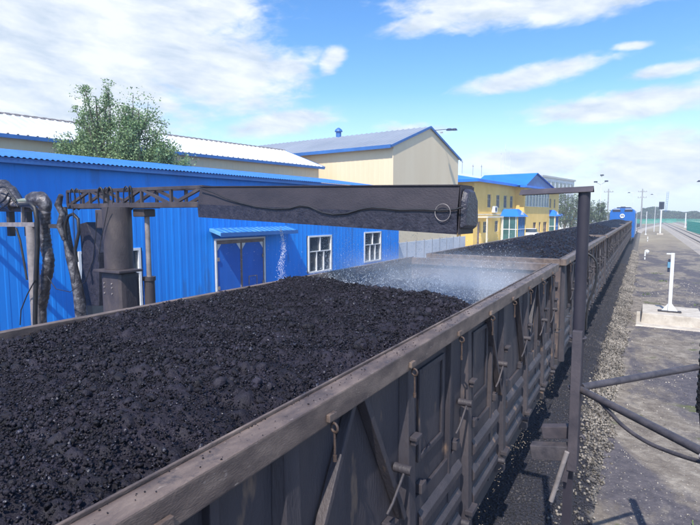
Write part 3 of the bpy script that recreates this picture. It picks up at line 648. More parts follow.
b = MB(); b.box(-1.2, 1.2, 1, 16.5, -3.9, -3.3); b.build('underframe', M['loco_dark'], lo)
for y in (1.6, 3.4, 5.2, 12.2, 14, 15.8):
    b = MB()
    for s in (-1, 1): b.tube([(s * 0.7, y, RAIL + .5), (s * 0.84, y, RAIL + .5)], 0.5, 20)
    b.build('wheelset', M['loco_dark'], lo)

# ------------------------------------------------------------------ spray boom and its column
YB = 6.5
sb = empty('spray_boom', pt(118, 300, YB) ); base = sb.location.copy(); sb.location = (base.x, YB + 0.25, G)
def P3(px, py, y): v = pt(px, py, y); return (v.x - sb.location.x, v.y - sb.location.y, v.z - sb.location.z)
tag(sb, 'dark spray boom on a thick column, reaching over the nearest coal wagon', 'spray boom')
# local frame helpers: world x,y,z to local
OX, OY, OZ = sb.location
def W(x, y, z): return (x - OX, y - OY, z - OZ)
# column
cx0, cx1, cy0, cy1 = -9.37, -8.79, 6.25, 6.55
def cbox(b, x0, x1, y0, y1, z0, z1): p = W(x0, y0, z0); q = W(x1, y1, z1); b.box(p[0], q[0], p[1], q[1], p[2], q[2])
b = MB(); cq = W((cx0 + cx1) / 2 - 0.10, 6.5, 0); b.tube([(cq[0], cq[1], -1.10 - OZ), (cq[0], cq[1], 0.13 - OZ)], 0.275, 28); b.build('column_head', M['mach'], sb)
b = MB(); cbox(b, cx0 - 0.12, cx1 + 0.12, cy0 - 0.12, cy1 + 0.12, -1.15, -1.103); b.build('flange', M['mach'], sb, bevel=0.01)
b = MB(); cbox(b, cx0 - 0.05, cx1 + 0.03, cy0 - 0.02, cy1 + 0.12, G, -1.153); b.build('column_foot', M['mach'], sb, bevel=0.10)
for dx in (0.08, 0.32):
    for z in (-1.38, -1.46, -1.58):
        b = MB(); b.tube([W(cx0 + dx, cy0 - 0.035, z), W(cx0 + dx, cy0 - 0.02, z)], 0.016, 8); b.build('bolt', M['pipe'], sb)
b = MB(); b.tube([W(-8.72, 6.85, 0.10), W(-8.72, 6.85, -1.32)], 0.05, 12); b.build('cylinder_rod', M['pipe'], sb)
b = MB(); b.tube([W(-8.72, 6.85, -1.32), W(-8.72, 6.85, -3.6)], 0.105, 16); b.tube([W(-8.72, 6.85, -1.36), W(-8.72, 6.85, -1.28)], 0.125, 16); b.build('cylinder_barrel', M['mach'], sb)
b = MB(); cbox(b, -8.96, -8.62, 6.70, 6.98, -0.06, 0.10); b.build('cylinder_bracket', M['mach'], sb, bevel=0.02)
# lattice arm
def armpt(t, top, side):   # t from 0 (left end) to 1 (hood)
    x = -11.25 + t * (-6.85 + 11.25); y = 6.75 - 0.15 * t + (0.36 if side else 0); z = (0.50 - 0.02 * t) if top else (0.17 + 0.0 * t)
    return Vector(W(x, y, z))
for side in (0, 1):
    for top in (0, 1):
        b = MB(); b.bar(armpt(0, top, side), armpt(1, top, side), 0.06, 0.06 if top else 0.10); b.build('arm_chord', M['mach'], sb, bevel=0.006)
ts = [0.0, 0.2, 0.42, 0.6, 0.80, 1.0]
for i, t in enumerate(ts):
    for side in (0, 1):
        b = MB(); b.bar(armpt(t, 0, side), armpt(t, 1, side), 0.05, 0.05, up=(0, 1, 0)); b.build('arm_upright', M['mach'], sb)
        if i < len(ts) - 1:
            a, c = (ts[i], ts[i + 1])
            b = MB(); b.bar(armpt(a, i % 2, side), armpt(c, 1 - i % 2, side), 0.055, 0.055, up=(0, 1, 0)); b.build('arm_diagonal', M['mach'], sb)
    for tp_ in (0, 1): b = MB(); b.bar(armpt(t, tp_, 0), armpt(t, tp_, 1), 0.05, 0.05); b.build('arm_crosspiece', M['mach'], sb)
b = MB(); b.hexa([armpt(-.01, 0, 0) + Vector((0, .0, -.06)), armpt(0.62, 0, 0) + Vector((0, 0, -.06)), armpt(0.62, 0, 1) + Vector((0, 0, -.06)), armpt(-.01, 0, 1) + Vector((0, 0, -.06)),
                  armpt(-.01, 0, 0) + Vector((0, .0, -.042)), armpt(0.62, 0, 0) + Vector((0, 0, -.042)), armpt(0.62, 0, 1) + Vector((0, 0, -.042)), armpt(-.01, 0, 1) + Vector((0, 0, -.042))]); b.build('arm_plate', M['mach'], sb)
b = MB(); cbox(b, -9.98, -9.74, 6.55, 6.80, -0.30, 0.09); b.build('valve_box', M['mach'], sb, bevel=0.02)
# cable loops slung over the arm
for t in (0.06, 0.10, 0.30, 0.345, 0.375, 0.50, 0.53):
    b = MB(); c = armpt(t, 0, 0); jitter = random.uniform(-.05, .05); pts = []
    for k in range(15):
        a = 2 * math.pi * k / 14; pts.append(c + Vector((0.07 * math.sin(a * 1 + 0.4) + jitter * math.sin(a), -0.06 + 0.10 * (1 - math.cos(a)) * 0.3, 0.15 + 0.23 * math.cos(a))))
    b.tube(pts, 0.020 if random.random() < .5 else 0.013, 6); b.build('cable_loop', M['black'], sb)
# hood: sheet-metal box open below, in the frame of its two ends
hl0, hl1 = Vector((-6.90, 6.55, 0)), Vector((-1.95, 6.0, 0))
def hp(t, d, z): v = hl0.lerp(hl1, t) + Vector((0.1, 1.0, 0)).normalized() * d; return Vector(W(v.x, v.y, z))
zt = lambda t: 0.475 - 0.14 * t
zb = lambda t: -0.06 - 0.19 * t
zm = lambda t: (zt(t) * 0.42 + zb(t) * 0.58)
D = 0.42
def quadbox(name, m, pts8, bevel=0.0): b = MB(); b.hexa(pts8); return b.build(name, m, sb, bevel=bevel)
# front sheet leans inward a little towards the top
segs = 10
b = MB()
for i in range(segs):
    t0, t1 = i / segs, (i + 1) / segs
    pass
quadbox('hood_front', M['hood'], [hp(0, -0.05, zm(0)), hp(1, -0.05, zm(1)), hp(1, -0.03, zm(1)), hp(0, -0.03, zm(0)), hp(0, 0.02, zt(0)), hp(1, 0.02, zt(1)), hp(1, 0.04, zt(1)), hp(0, 0.04, zt(0))])
quadbox('hood_lip', M['hood_low'], [hp(0, -0.04, zb(0)), hp(1, -0.04, zb(1)), hp(1, -0.025, zb(1)), hp(0, -0.025, zb(0)), hp(0, -0.055, zm(0) + .004), hp(1, -0.055, zm(1) + .004), hp(1, -0.032, zm(1) - .004), hp(0, -0.032, zm(0) - .004)])
quadbox('hood_top', M['hood'], [hp(0, 0.0, zt(0) + .003), hp(1, 0.0, zt(1) + .003), hp(1, D, zt(1) + .003), hp(0, D, zt(0) + .003), hp(0, 0.0, zt(0) + .018), hp(1, 0.0, zt(1) + .018), hp(1, D, zt(1) + .018), hp(0, D, zt(0) + .018)])
quadbox('hood_back', M['hood'], [hp(0, D - .02, zb(0)), hp(1, D - .02, zb(1)), hp(1, D, zb(1)), hp(0, D, zb(0)), hp(0, D - .02, zt(0)), hp(1, D - .02, zt(1)), hp(1, D, zt(1)), hp(0, D, zt(0))])
for t, dt in ((0.0, -0.002), (1.0, 0.002)):
    s = 0.012 / 5
    quadbox('hood_end', M['hood'], [hp(t + dt, -0.03, zb(t)), hp(t + dt + s, -0.03, zb(t)), hp(t + dt + s, D, zb(t)), hp(t + dt, D, zb(t)), hp(t + dt, 0.02, zt(t)), hp(t + dt + s, 0.02, zt(t)), hp(t + dt + s, D, zt(t)), hp(t + dt, D, zt(t))])
# rounded outer cover on the free end
b = MB(); prof = [(-0.02, -0.04), (0.0, 0.30), (0.06, 0.42), (0.12, 0.45), (0.30, 0.45), (0.42, 0.33), (0.44, 0.02), (0.40, -0.06)]
z0 = zb(1) + 0.11; L0 = len(prof)
vs = [hp(1.006, d, z0 + z) for d, z in prof] + [hp(1.019, d, z0 + z) for d, z in [(0.02, 0.0), (0.03, 0.27), (0.08, 0.38), (0.13, 0.41), (0.28, 0.41), (0.38, 0.3), (0.4, 0.04), (0.36, -0.02)]]
b.add(vs, [tuple(range(L0 - 1, -1, -1)), tuple(range(L0, 2 * L0))] + [(i, (i + 1) % L0, L0 + (i + 1) % L0, L0 + i) for i in range(L0)]); b.build('end_cover', M['hood_low'], sb, bevel=0.012)
# drooping cable along the hood, with its wire coil at the end
cab = [(200, 188), (212, 192), (225, 198), (240, 203), (256, 207), (275, 209), (290, 208.5), (300, 205.5), (310, 207), (322, 212.5), (333, 214.5), (347, 213.5), (360, 209.5), (372, 207.5), (385, 208.5), (400, 210), (420, 209.5), (440, 210.5), (455, 209.5), (463, 207)]
pts = []
for px, py in cab:
    t = (px - 200) / 270.0; lo_, hi_ = 0.0, 1.0
    # find place on the hood's face with that bearing
    for _ in range(30):
        mid = (lo_ + hi_) / 2; v = hl0.lerp(hl1, mid); q = (v.x * _Rt.x + v.y * _Rt.y) / (v.x * _F.x + v.y * _F.y) * 505.6 + 350
        if q < px: lo_ = mid
        else: hi_ = mid
    y_ = hl0.lerp(hl1, mid).y - 0.075; v = pt(px, py, y_); pts.append(Vector(W(v.x, v.y, v.z)))
b = MB(); b.tube(pts, 0.011, 8); b.build('drooping_cable', M['black'], sb)
c = hp(0.965, -0.075, zm(1) + 0.02); b = MB(); b.ring(c, 0.105, 0.005, (0.15, 1, 0), 26, 6); b.build('wire_coil', M['pipe'], sb)
# nozzle pipe under the hood
b = MB(); b.tube([hp(0.02, 0.2, zb(0) + .03), hp(0.98, 0.2, zb(1) + .03)], 0.025, 8); b.build('nozzle_pipe', M['pipe'], sb)
for k in range(12):
    t = 0.06 + k * 0.08; b = MB(); b.tube([hp(t, 0.2, zb(t) + .01), hp(t, 0.2, zb(t) - .012)], 0.014, 8); b.build('nozzle', M['pipe'], sb)
# feed chute left of the column
b = MB(); ch = [pt(79, 224, 6.95), pt(86, 222, 6.95), pt(99, 252, 6.95), pt(99, 306, 6.95), pt(80, 306, 6.95), pt(82, 262, 6.95)]
ch = [Vector(W(*v)) for v in ch]; n_ = len(ch); dv = Vector((0, 0.35, 0))
b.add(ch + [v + dv for v in ch], [tuple(range(n_ - 1, -1, -1)), tuple(range(n_, 2 * n_))] + [(i, (i + 1) % n_, n_ + (i + 1) % n_, n_ + i) for i in range(n_)]); b.build('feed_chute', M['hood_low'], sb, bevel=0.02)
b = MB(); b.tube([Vector(W(*pt(x, y, 6.7))) for x, y in ((64, 207), (65, 222), (67, 236), (70, 255), (75, 275), (79, 296), (83, 330))], 0.10, 12, rr=[.06, .08, .085, .10, .105, .12, .13]); b.build('lagged_hose', M['lag'], sb)
b = MB(); b.tube([Vector(W(*pt(x, y, 6.55))) for x, y in ((66, 240), (65, 226), (68, 216), (73, 214), (78, 219), (79, 232), (75, 250), (77, 262))], 0.035, 8); b.build('black_hose', M['black'], sb)
b = MB(); b.tube([Vector(W(*pt(x, y, 6.5))) for x, y in ((61, 195), (58, 205), (62, 214), (60, 226), (64, 240))], 0.05, 8, rr=[.05, .08, .06, .08, .04]); b.build('wrapped_joint', M['lag'], sb)
for pp in (((97, 213), (96, 232), (93, 260), (85, 282), (70, 292), (56, 289), (47, 276)), ((108, 207), (105, 222), (101, 240), (98, 262)), ((73, 206), (74, 230), (76, 262), (74, 283))):
    b = MB(); b.tube([Vector(W(*pt(x, y, 6.18))) for x, y in pp], 0.008, 6); b.build('thin_cable', M['black'], sb)

# ------------------------------------------------------------------ pipe stand at the left edge
ps = empty('pipe_stand', (pt(31, 300, 6.4).x, 6.4, G)); tag(ps, 'grimy steel pipe stand with two rails at the left edge, left of the spray boom', 'pipe stand')
OX, OY, OZ = ps.location
def LW(px, py, y): return Vector(W(*pt(px, py, y)))
def foot(px, py, y): v = pt(px, py, y); return Vector(W(v.x, v.y, G))
b = MB(); b.tube([LW(31, 226, 6.4), foot(31, 226, 6.4)], 0.115, 14); b.build('stand_post', M['pipe'], ps)
b = MB(); b.tube([LW(-30, 203, 6.4), LW(20, 204, 6.4), LW(31, 205, 6.4), LW(36, 210, 6.4), LW(38, 222, 6.4)], 0.065, 10); tb = b.build('top_rail', M['pipe'], ps)
b = MB(); b.tube([LW(-30, 209, 6.5), LW(31, 209.5, 6.5)], 0.06, 10); b.build('top_rail', M['mach'], ps)
b = MB(); b.bar(LW(-30, 224.5, 6.4), LW(36, 224.5, 6.4), 0.09, 0.10); b.build('lower_rail', M['pipe'], ps)
b = MB(); b.bar(LW(36, 225.5, 6.5), LW(64, 226.5, 6.6), 0.08, 0.09); b.build('lower_rail', M['wagon_dark'], ps)
b = MB(); b.bar(LW(22.5, 206, 6.4), LW(22.5, 223, 6.4), 0.05, 0.05, up=(0, 1, 0)); b.build('upright', M['pipe'], ps)
for xx_ in (10, 27.5): b = MB(); b.bar(LW(xx_, 206, 6.6), LW(xx_ + 1.5, 236, 6.6), 0.13, 0.13, up=(0, 1, 0)); b.build('upright', M['wagon_dark'], ps)
b = MB(); b.tube([LW(20, 205, 6.25), LW(31, 204, 6.25), LW(35, 208, 6.25), LW(37, 220, 6.25), LW(37.5, 245, 6.25), LW(36, 275, 6.25), LW(35, 320, 6.25), foot(35, 320, 6.25)], 0.05, 10); b.build('black_hose', M['black'], ps)
b = MB(); b.tube([LW(16, 228, 6.3), LW(20, 240, 6.3), LW(24, 262, 6.3), LW(27, 280, 6.3)], 0.025, 8); b.build('black_hose', M['black'], ps)
b = MB(); b.tube([LW(35, 280, 6.2), LW(27, 295, 6.2), LW(21, 310, 6.2), LW(20, 325, 6.2)], 0.014, 6); b.build('black_hose', M['black'], ps)
lp = empty('lagged_pipe', (pt(45, 300, 6.5).x, 6.5, G)); tag(lp, 'silver lagged pipe with a bulging elbow, standing left of the spray boom', 'pipe')
OX, OY, OZ = lp.location
def crumple(o, a, sc_):
    for v in o.data.vertices: v.co += Vector((noise.noise(v.co * sc_), noise.noise(v.co * sc_ + Vector((9, 0, 0))), noise.noise(v.co * sc_ + Vector((0, 9, 0))))) * a
    return o
def dense(pts, k=6):
    out = []; P_ = [Vector(p) for p in pts]; P_ = [P_[0]] + P_ + [P_[-1]]
    for i in range(1, len(P_) - 2):
        for j in range(k):
            t = j / k; a, b_, c_, d_ = P_[i - 1:i + 3]
            out.append(0.5 * ((2 * b_) + (c_ - a) * t + (2 * a - 5 * b_ + 4 * c_ - d_) * t * t + (3 * b_ - a - 3 * c_ + d_) * t ** 3))
    out.append(P_[-2]); return out
path = dense([LW(43, 203, 6.5), LW(45, 215, 6.5), LW(44.5, 230, 6.5), LW(46, 245, 6.5), LW(48.5, 262, 6.5), LW(46, 280, 6.5), LW(43, 298, 6.5), LW(41, 318, 6.5), foot(41, 318, 6.5)], 10)
b = MB(); b.tube(path, 0.13, 14, rr=[0.118 + 0.010 * (i % 3 == 0) for i in range(len(path))]); crumple(b.build('lagging', M['lag'], lp), 0.015, 6)
b = MB(); path = dense([LW(30, 200, 6.5), LW(35, 198.5, 6.5), LW(42, 200, 6.5), LW(45, 206, 6.5), LW(44.5, 212, 6.5)]); b.tube(path, 0.2, 16, rr=[0.12 + 0.045 * math.sin(math.pi * min(1, i / (len(path) - 1) * 1.1)) for i in range(len(path))]); crumple(b.build('elbow_wrap', M['lag'], lp), 0.03, 5)
tp = empty('wrapped_valve', (pt(4, 200, 6.5).x, 6.5, pt(4, 208, 6.5).z)); tag(tp, 'tarpaulin wrapped valve lying on the pipe stand at the left edge', 'wrapped valve')
OX, OY, OZ = tp.location
b = MB(); b.tube(dense([LW(-22, 196, 6.5), LW(-8, 190, 6.5), LW(3, 193, 6.5), LW(10, 199, 6.5), LW(17, 206, 6.5)]), 0.2, 14, rr=[0.12 + 0.17 * math.sin(math.pi * (i + 1) / 27) for i in range(25)]); crumple(b.build('tarpaulin', M['lag'], tp), 0.07, 3.5)
for pp in (((-4, 205), (4, 200), (9, 193), (13, 200), (18, 207)), ((0, 209), (8, 203), (12, 196), (16, 202)), ((-3, 188), (5, 187), (10, 193), (14, 201))):
    b = MB(); b.tube(dense([LW(x, y, 6.2) for x, y in pp]), 0.022, 6); b.build('tie_rope', M['black'], tp)
b = MB(); b.tube([LW(17, 201.5, 6.4), LW(31, 199.5, 6.4)], 0.05, 10); b.build('flange_pipe', mat('greenish_pipe', [(0.22, 0.27, 0.22), (0.33, 0.37, 0.32)], 0.5, 8), tp)

# ------------------------------------------------------------------ water spray
VM = bpy.data.materials.new('spray_mist'); VM.use_nodes = True; nt = VM.node_tree; nt.nodes.clear()
vo = nt.nodes.new('ShaderNodeVolumePrincipled'); out = nt.nodes.new('ShaderNodeOutputMaterial'); nt.links.new(vo.outputs[0], out.inputs['Volume'])
vo.inputs['Color'].default_value = (0.84, 0.91, 1.0, 1)
tc = nt.nodes.new('ShaderNodeTexCoord'); nz_ = nt.nodes.new('ShaderNodeTexNoise'); nz_.inputs['Scale'].default_value = 1.1; nz_.inputs['Detail'].default_value = 3; nt.links.new(tc.outputs['Object'], nz_.inputs['Vector'])
gr = nt.nodes.new('ShaderNodeMapRange'); gr.inputs['From Min'].default_value = 0.36; gr.inputs['From Max'].default_value = 0.72; gr.inputs['To Min'].default_value = 0.15; gr.inputs['To Max'].default_value = 0.85; nt.links.new(nz_.outputs['Fac'], gr.inputs['Value'])
sp = nt.nodes.new('ShaderNodeSeparateXYZ'); nt.links.new(tc.outputs['Object'], sp.inputs[0])
hf = nt.nodes.new('ShaderNodeMapRange'); hf.interpolation_type = 'SMOOTHSTEP'; hf.inputs['From Min'].default_value = 0.95; hf.inputs['From Max'].default_value = 0.15; hf.inputs['To Min'].default_value = 0.0; hf.inputs['To Max'].default_value = 1.0; nt.links.new(sp.outputs[2], hf.inputs['Value'])
mm = nt.nodes.new('ShaderNodeMath'); mm.operation = 'MULTIPLY'; nt.links.new(gr.outputs[0], mm.inputs[0]); nt.links.new(hf.outputs[0], mm.inputs[1]); nt.links.new(mm.outputs[0], vo.inputs['Density'])
b = MB(); b.box(-1.75, 1.35, -1.55, 1.75, -0.20, 0.98)
mi = b.build('spray_mist', VM, loc=(-2.95, 8.25, -1.50)); tag(mi, 'thin water mist hanging over the coal behind the spray boom', 'mist', kind='stuff')
M['drop'] = mat('water_drop', [(0.80, 0.86, 0.95)], 0.25)
def drops(name, pts, sizes, label):
    Vd, Fd = ico(1); an = np.ones((len(pts), 1, 3)); an[:, :, 2] = rng.uniform(1, 2.4, (len(pts), 1))
    Wd = Vd[None] * an * np.array(sizes)[:, None, None] + np.array(pts)[:, None, :]
    F_ = Fd[None] + (np.arange(len(pts)) * len(Vd))[:, None, None]
    tag(np_mesh(name, Wd.reshape(-1, 3), F_.reshape(-1, 3), M['drop'], True), label, 'water', kind='stuff')
pts = []; sz = []
for i in range(11000):                                       # fine drops falling on the coal behind the hood
    kf = random.random() ** 0.6; t = 0.06 + random.randrange(12) * 0.08 + random.gauss(0, 0.004 + 0.022 * kf); v = hl0.lerp(hl1, t)
    x = v.x; 
    if x < XL + 0.1 and random.random() < 0.97: x = random.uniform(XL, XR - .1)
    fall = kf; z = -0.2 - fall * 1.15; y = v.y + 0.22 + abs(random.gauss(0, 0.5 if i % 2 else 0.9)) * (0.1 + fall) * 1.2
    if y > 10: continue
    pts.append((x + random.gauss(0, 0.03), y, z)); sz.append(random.uniform(0.0010, 0.0032))
for i in range(11000):                                       # splash just above the coal
    x = random.uniform(XL + .15, XR - .15); y = random.uniform(6.2, 10.1); pts.append((x, y, near_h(x, y) + 0.04 + random.random() ** 3 * 0.22)); sz.append(random.uniform(0.0012, 0.0038))
drops('spray_drops', pts, sz, 'fine white drops falling and splashing on the wet coal behind the boom')
pts = []; sz = []
top = pt(282, 228, 6.55); 
for i in range(1000):                                        # one heavier leak pouring from the hood
    f = random.random(); z = top.z - f * 1.3; s = 0.010 + 0.045 * f; pts.append((top.x + random.gauss(0, s) + 0.03 * math.sin(z * 9), top.y + random.gauss(0, s), z)); sz.append(random.uniform(0.0015, 0.004))
drops('water_trickle', pts, sz, 'thin column of water pouring from the underside of the hood')

# ------------------------------------------------------------------ right-hand post with its cap and braces
YP = 5.0
gp = empty('capped_post', (-0.47, YP, G)); tag(gp, 'tall dark steel post with a flat cap arm, beside the train', 'post')
OX, OY, OZ = gp.location
b = MB(); b.tube([W(-0.468, 5.0, 0.20), W(-0.468, 5.0, -2.35)], 0.051, 20); b.build('tube', M['post'], gp)
b = MB(); b.box(-0.035, 0.045, -0.13, -0.06, 4.55 - 2.36, 4.55 - 1.05); b.build('angle_stiffener', M['capst'], gp, bevel=0.004)
b = MB(); b.bar(W(-0.50, 5.02, -2.34), W(-0.50, 5.02, G + .01), 0.08, 0.10, up=(0, 1, 0)); b.build('foot_channel', M['post'], gp)
# cap: inverted V of sheet running across
b = MB(); zc = 0.235
e0, e1 = -1.02, -0.395
b.add([W(e0, 4.93, zc - .055), W(e1, 4.93, zc - .035), W(e1, 5.0, zc + .012), W(e0, 5.0, zc - .008), W(e1, 5.07, zc - .035), W(e0, 5.07, zc - .055),
       W(e0, 4.93, zc - .061), W(e1, 4.93, zc - .041), W(e1, 5.0, zc + .004), W(e0, 5.0, zc - .016), W(e1, 5.07, zc - .041), W(e0, 5.07, zc - .061)],
      [(0, 1, 2, 3), (3, 2, 4, 5), (9, 8, 7, 6), (11, 10, 8, 9), (0, 6, 7, 1), (5, 4, 10, 11), (0, 3, 9, 6), (3, 5, 11, 9), (1, 7, 8, 2), (2, 8, 10, 4)]); b.build('cap_arm', M['capst'], gp)
# side conduit loop on the wagon side
b = MB(); b.tube(dense([pt(586, 253, 5.05) - gp.location, pt(593, 257, 5.05) - gp.location, pt(597, 266, 5.05) - gp.location, pt(595, 285, 5.05) - gp.location, pt(588, 305, 5.05) - gp.location, pt(586, 330, 5.05) - gp.location]), 0.010, 8); b.build('conduit_loop', M['black'], gp)
def PW(px, py, y): return pt(px, py, y) - gp.location
b = MB(); b.bar(PW(575, 431, 5.05), PW(543, 431, 5.05), 0.10, 0.115); b.build('bracket', M['capst'], gp, bevel=0.006)
b = MB(); b.bar(PW(572, 452, 4.95), PW(532, 450, 4.95), 0.12, 0.135); b.build('bracket', M['brace'], gp, bevel=0.006)
b = MB(); b.tube([PW(567, 452, 4.85), PW(551, 501, 4.85)], 0.022, 10); b.build('stub_pipe', M['pipe'], gp)
b = MB(); b.bar(PW(569, 452, 4.9), PW(564, 481, 4.9), 0.05, 0.03, up=(0, 1, 0)); b.build('strap', M['capst'], gp)
b = MB(); b.tube([PW(578, 437, 5.0), PW(582, 436, 5.0), PW(584, 439, 5.0)], 0.02, 8); b.build('hook_stub', M['post'], gp)
for z in (337, 388): b = MB(); b.ring((0.0, 0.0, pt(575, z, 5.0).z - G), 0.064, 0.012, (0, 0, 1), 20, 6); b.build('collar', M['capst'], gp)
z_ = -1.60
b = MB(); b.tube([(0.05, 0.02, z_ - G), (1.02, 1.22, z_ - G + .02)], 0.034, 12); b.build('brace_pipe', M['brace'], gp)
b = MB(); b.tube([(0.04, -0.02, z_ - G - .01), (2.04, -2.2, z_ - G - .01)], 0.032, 12); b.build('brace_pipe', M['brace'], gp)
b = MB(); b.tube(dense([PW(583, 391, 4.95), PW(600, 402, 4.8), PW(622, 425, 4.55), PW(645, 441, 4.35), PW(670, 452, 4.2), PW(702, 462, 4.0), PW(740, 470, 3.8)]), 0.016, 8); b.build('slack_cable', M['brace'], gp)
b = MB(); b.tube([PW(700, 456, 3.95), PW(716, 462, 3.9)], 0.02, 8); b.build('cable_lug', M['pipe'], gp)
ep = empty('rubber_sleeved_post', (0.625, 6.24, G)); tag(ep, 'black ribbed post at the right edge that carries the upper brace pipe', 'post')
b = MB(); b.tube([(0.3, 0, 0), (0.0, 0, 4.55 - 2.06), (0, 0, 4.55 - 1.05)], 0.03, 10); b.build('tube', M['post'], ep)
b = MB()
for k in range(24): z = 4.55 - 2.06 + k * 0.041; b.tube([(0, 0, z), (0, 0, z + 0.034)], 0.062 if k % 2 else 0.054, 12)
b.build('rubber_sleeve', M['black'], ep)

# ------------------------------------------------------------------ signal beside the track
cb = MB(); cb.hexa([(0.10, 24.0, G), (2.28, 24.0, G), (2.28, 26.5, G), (0.10, 26.5, G), (0.14, 24.06, G + .45), (2.26, 24.06, G + .43), (2.26, 26.5, G + .43), (0.14, 26.5, G + .45)])
tag(cb.build('concrete_block', M['concrete'], bevel=0.03), 'low pale concrete block carrying the small white signal post', 'concrete block')
cs = MB(); cs.hexa([(-0.1, 23.4, G - .01), (2.9, 23.4, G - .01), (2.9, 26.8, G - .01), (-0.1, 26.8, G - .01), (-0.06, 23.46, G + .05), (2.86, 23.46, G + .05), (2.86, 26.75, G + .05), (-0.06, 26.75, G + .05)])
cs.v = [(x, y - 0.004, z) for x, y, z in cs.v]; so = cs.build('concrete_apron', M['concrete']); tag(so, kind='structure')
sg = empty('signal_post', (1.13, 24.9, G + .44)); tag(sg, 'small white signal post on the concrete block by the track', 'signal')
ztop = pt(671, 253, 24.9).z - sg.location.z
b = MB(); b.box(-0.42, 0.42, -0.16, 0.16, 0.012, 0.05); b.build('base_plate', M['wagon_dark'], sg, bevel=0.005)
b = MB(); b.box(-0.065, 0.065, -0.065, 0.065, 0.052, ztop); b.build('mast', M['white'], sg, bevel=0.008)
for s in (-1, 1):
    b = MB(); x0, x1 = sorted((s * 0.067, s * 0.28)); b.add([(s * .067, -.012, .052), (s * .29, -.012, .052), (s * .067, -.012, .36), (s * .067, .012, .052), (s * .29, .012, .052), (s * .067, .012, .36)],
        [(0, 1, 2), (5, 4, 3), (0, 3, 4, 1), (1, 4, 5, 2), (2, 5, 3, 0)]); b.build('gusset', M['white'], sg)
b = MB(); b.box(-0.22, -0.067, -0.05, 0.05, ztop - 0.06, ztop - 0.01); b.build('arm', M['white'], sg)
b = MB(); b.box(-0.17, -0.07, -0.09, 0.09, ztop - 0.62, ztop - 0.38); b.build('control_box', mat('blue_box', [(0.10, 0.28, 0.42), (0.14, 0.33, 0.48)], 0.5, 4), sg, bevel=0.01)
b = MB(); b.box(-0.16, -0.08, -0.06, 0.06, ztop - 0.80, ztop - 0.623); b.build('lamp', M['loco_dark'], sg, bevel=0.01)
b = MB(); b.box(-0.15, -0.075, -0.05, 0.05, ztop - 0.377, ztop - 0.25); b.build('lamp', M['loco_dark'], sg, bevel=0.01)

# ------------------------------------------------------------------ blue workshop on the left
def frame(name, A, az, z=G):
    o = empty(name, (A[0], A[1], z), -R(az)); return o      # local +y runs along the facade, local +x points out of it
bw = frame('blue_workshop', (-15.10, 7.3), 4.5); tag(bw, 'long bright blue sheet-metal workshop beside the train', 'building')
h0 = 0; EZ = 1.5 - G                                          # local z from the ground
def ribbed(name, m, parent, y0, y1, z0, z1, pitch=0.2, d=0.03, x=0.0, holes=()):
    """trapezoid ribbed sheet in the plane x; holes are (ya, yb, za, zb)"""
    b = MB(); y = y0
    prof = []
    while y < y1 - 1e-6:
        prof += [(y, 0), (y + pitch * .55, 0), (y + pitch * .65, d), (y + pitch * .9, d)]; y += pitch
    prof.append((y1, 0)); prof = [(min(a, y1), c) for a, c in prof]
    for (a, da), (c, dc) in zip(prof[:-1], prof[1:]):
        if c - a < 1e-5: continue
        spans = [(z0, z1)]
        for ya, yb, za, zb in holes:
            if c > ya + 0.001 and a < yb - 0.001:
                new = []
                for s0, s1 in spans:
                    if zb <= s0 or za >= s1: new.append((s0, s1)); continue
                    if za > s0: new.append((s0, za))
                    if zb < s1: new.append((zb, s1))
                spans = new
        for s0, s1 in spans:
            b.add([(x + da, a, s0), (x + dc, c, s0), (x + dc, c, s1), (x + da, a, s1)], [(0, 1, 2, 3)])
    return b.build(name, m, parent)
wins = [(13.0, 14.9, -2.92 - G, -1.07 - G), (18.0, 19.85, -2.78 - G, -1.03 - G)]
door = (7.22, 10.0, 0.0, -0.98 - G); sdoor = (1.9, 4.0, 0.2, -1.15 - G)
ribbed('wall', M['blue_wall'], bw, -9, 22.05, 0, EZ - 0.02, 0.30, 0.007, 0, [w_ for w_ in wins] + [door, sdoor])
b = MB(); b.box(-6.2, -0.15, -9, -8.95, 0, EZ - .05); b.box(-6.2, -0.03, 22.0, 22.05, 0, EZ - .05); b.box(-6.25, -6.2, -9, 22.05, 0, EZ + 0.7); b.build('end_wall', M['blue_wall'], bw)
b = MB(); b.box(-0.30, -0.26, -8.9, 21.9, 0.01, EZ - .1); b.build('inner_wall', M['white_wall'], bw)
# corrugated roof
b = MB(); y = -9.4; RX = -6.3; pit = 0.15; rise = 0.92
def rz(x): return EZ + 0.02 + (0.26 - x) * (rise / (0.26 - RX))
ylist = []
while y < 22.4: ylist += [(y, 0.0), (y + pit * .3, 0.0), (y + pit * .45, 0.028), (y + pit * .8, 0.028)]; y += pit
for (a, da), (c, dc) in zip(ylist[:-1], ylist[1:]): b.add([(0.26, a, rz(0.26) + da), (0.26, c, rz(0.26) + dc), (RX, c, rz(RX) + dc), (RX, a, rz(RX) + da)], [(0, 1, 2, 3)]); 
b.build('roof', M['blue_roof'], bw)
b = MB(); b.box(0.19, 0.24, -9.35, 22.35, EZ - 0.13, EZ + 0.010); b.build('eave_trim', M['blue_trim'], bw)
b = MB(); b.box(0.03, 0.188, -9.3, 22.3, EZ - 0.10, EZ - 0.07); b.build('soffit', M['blue_trim'], bw)
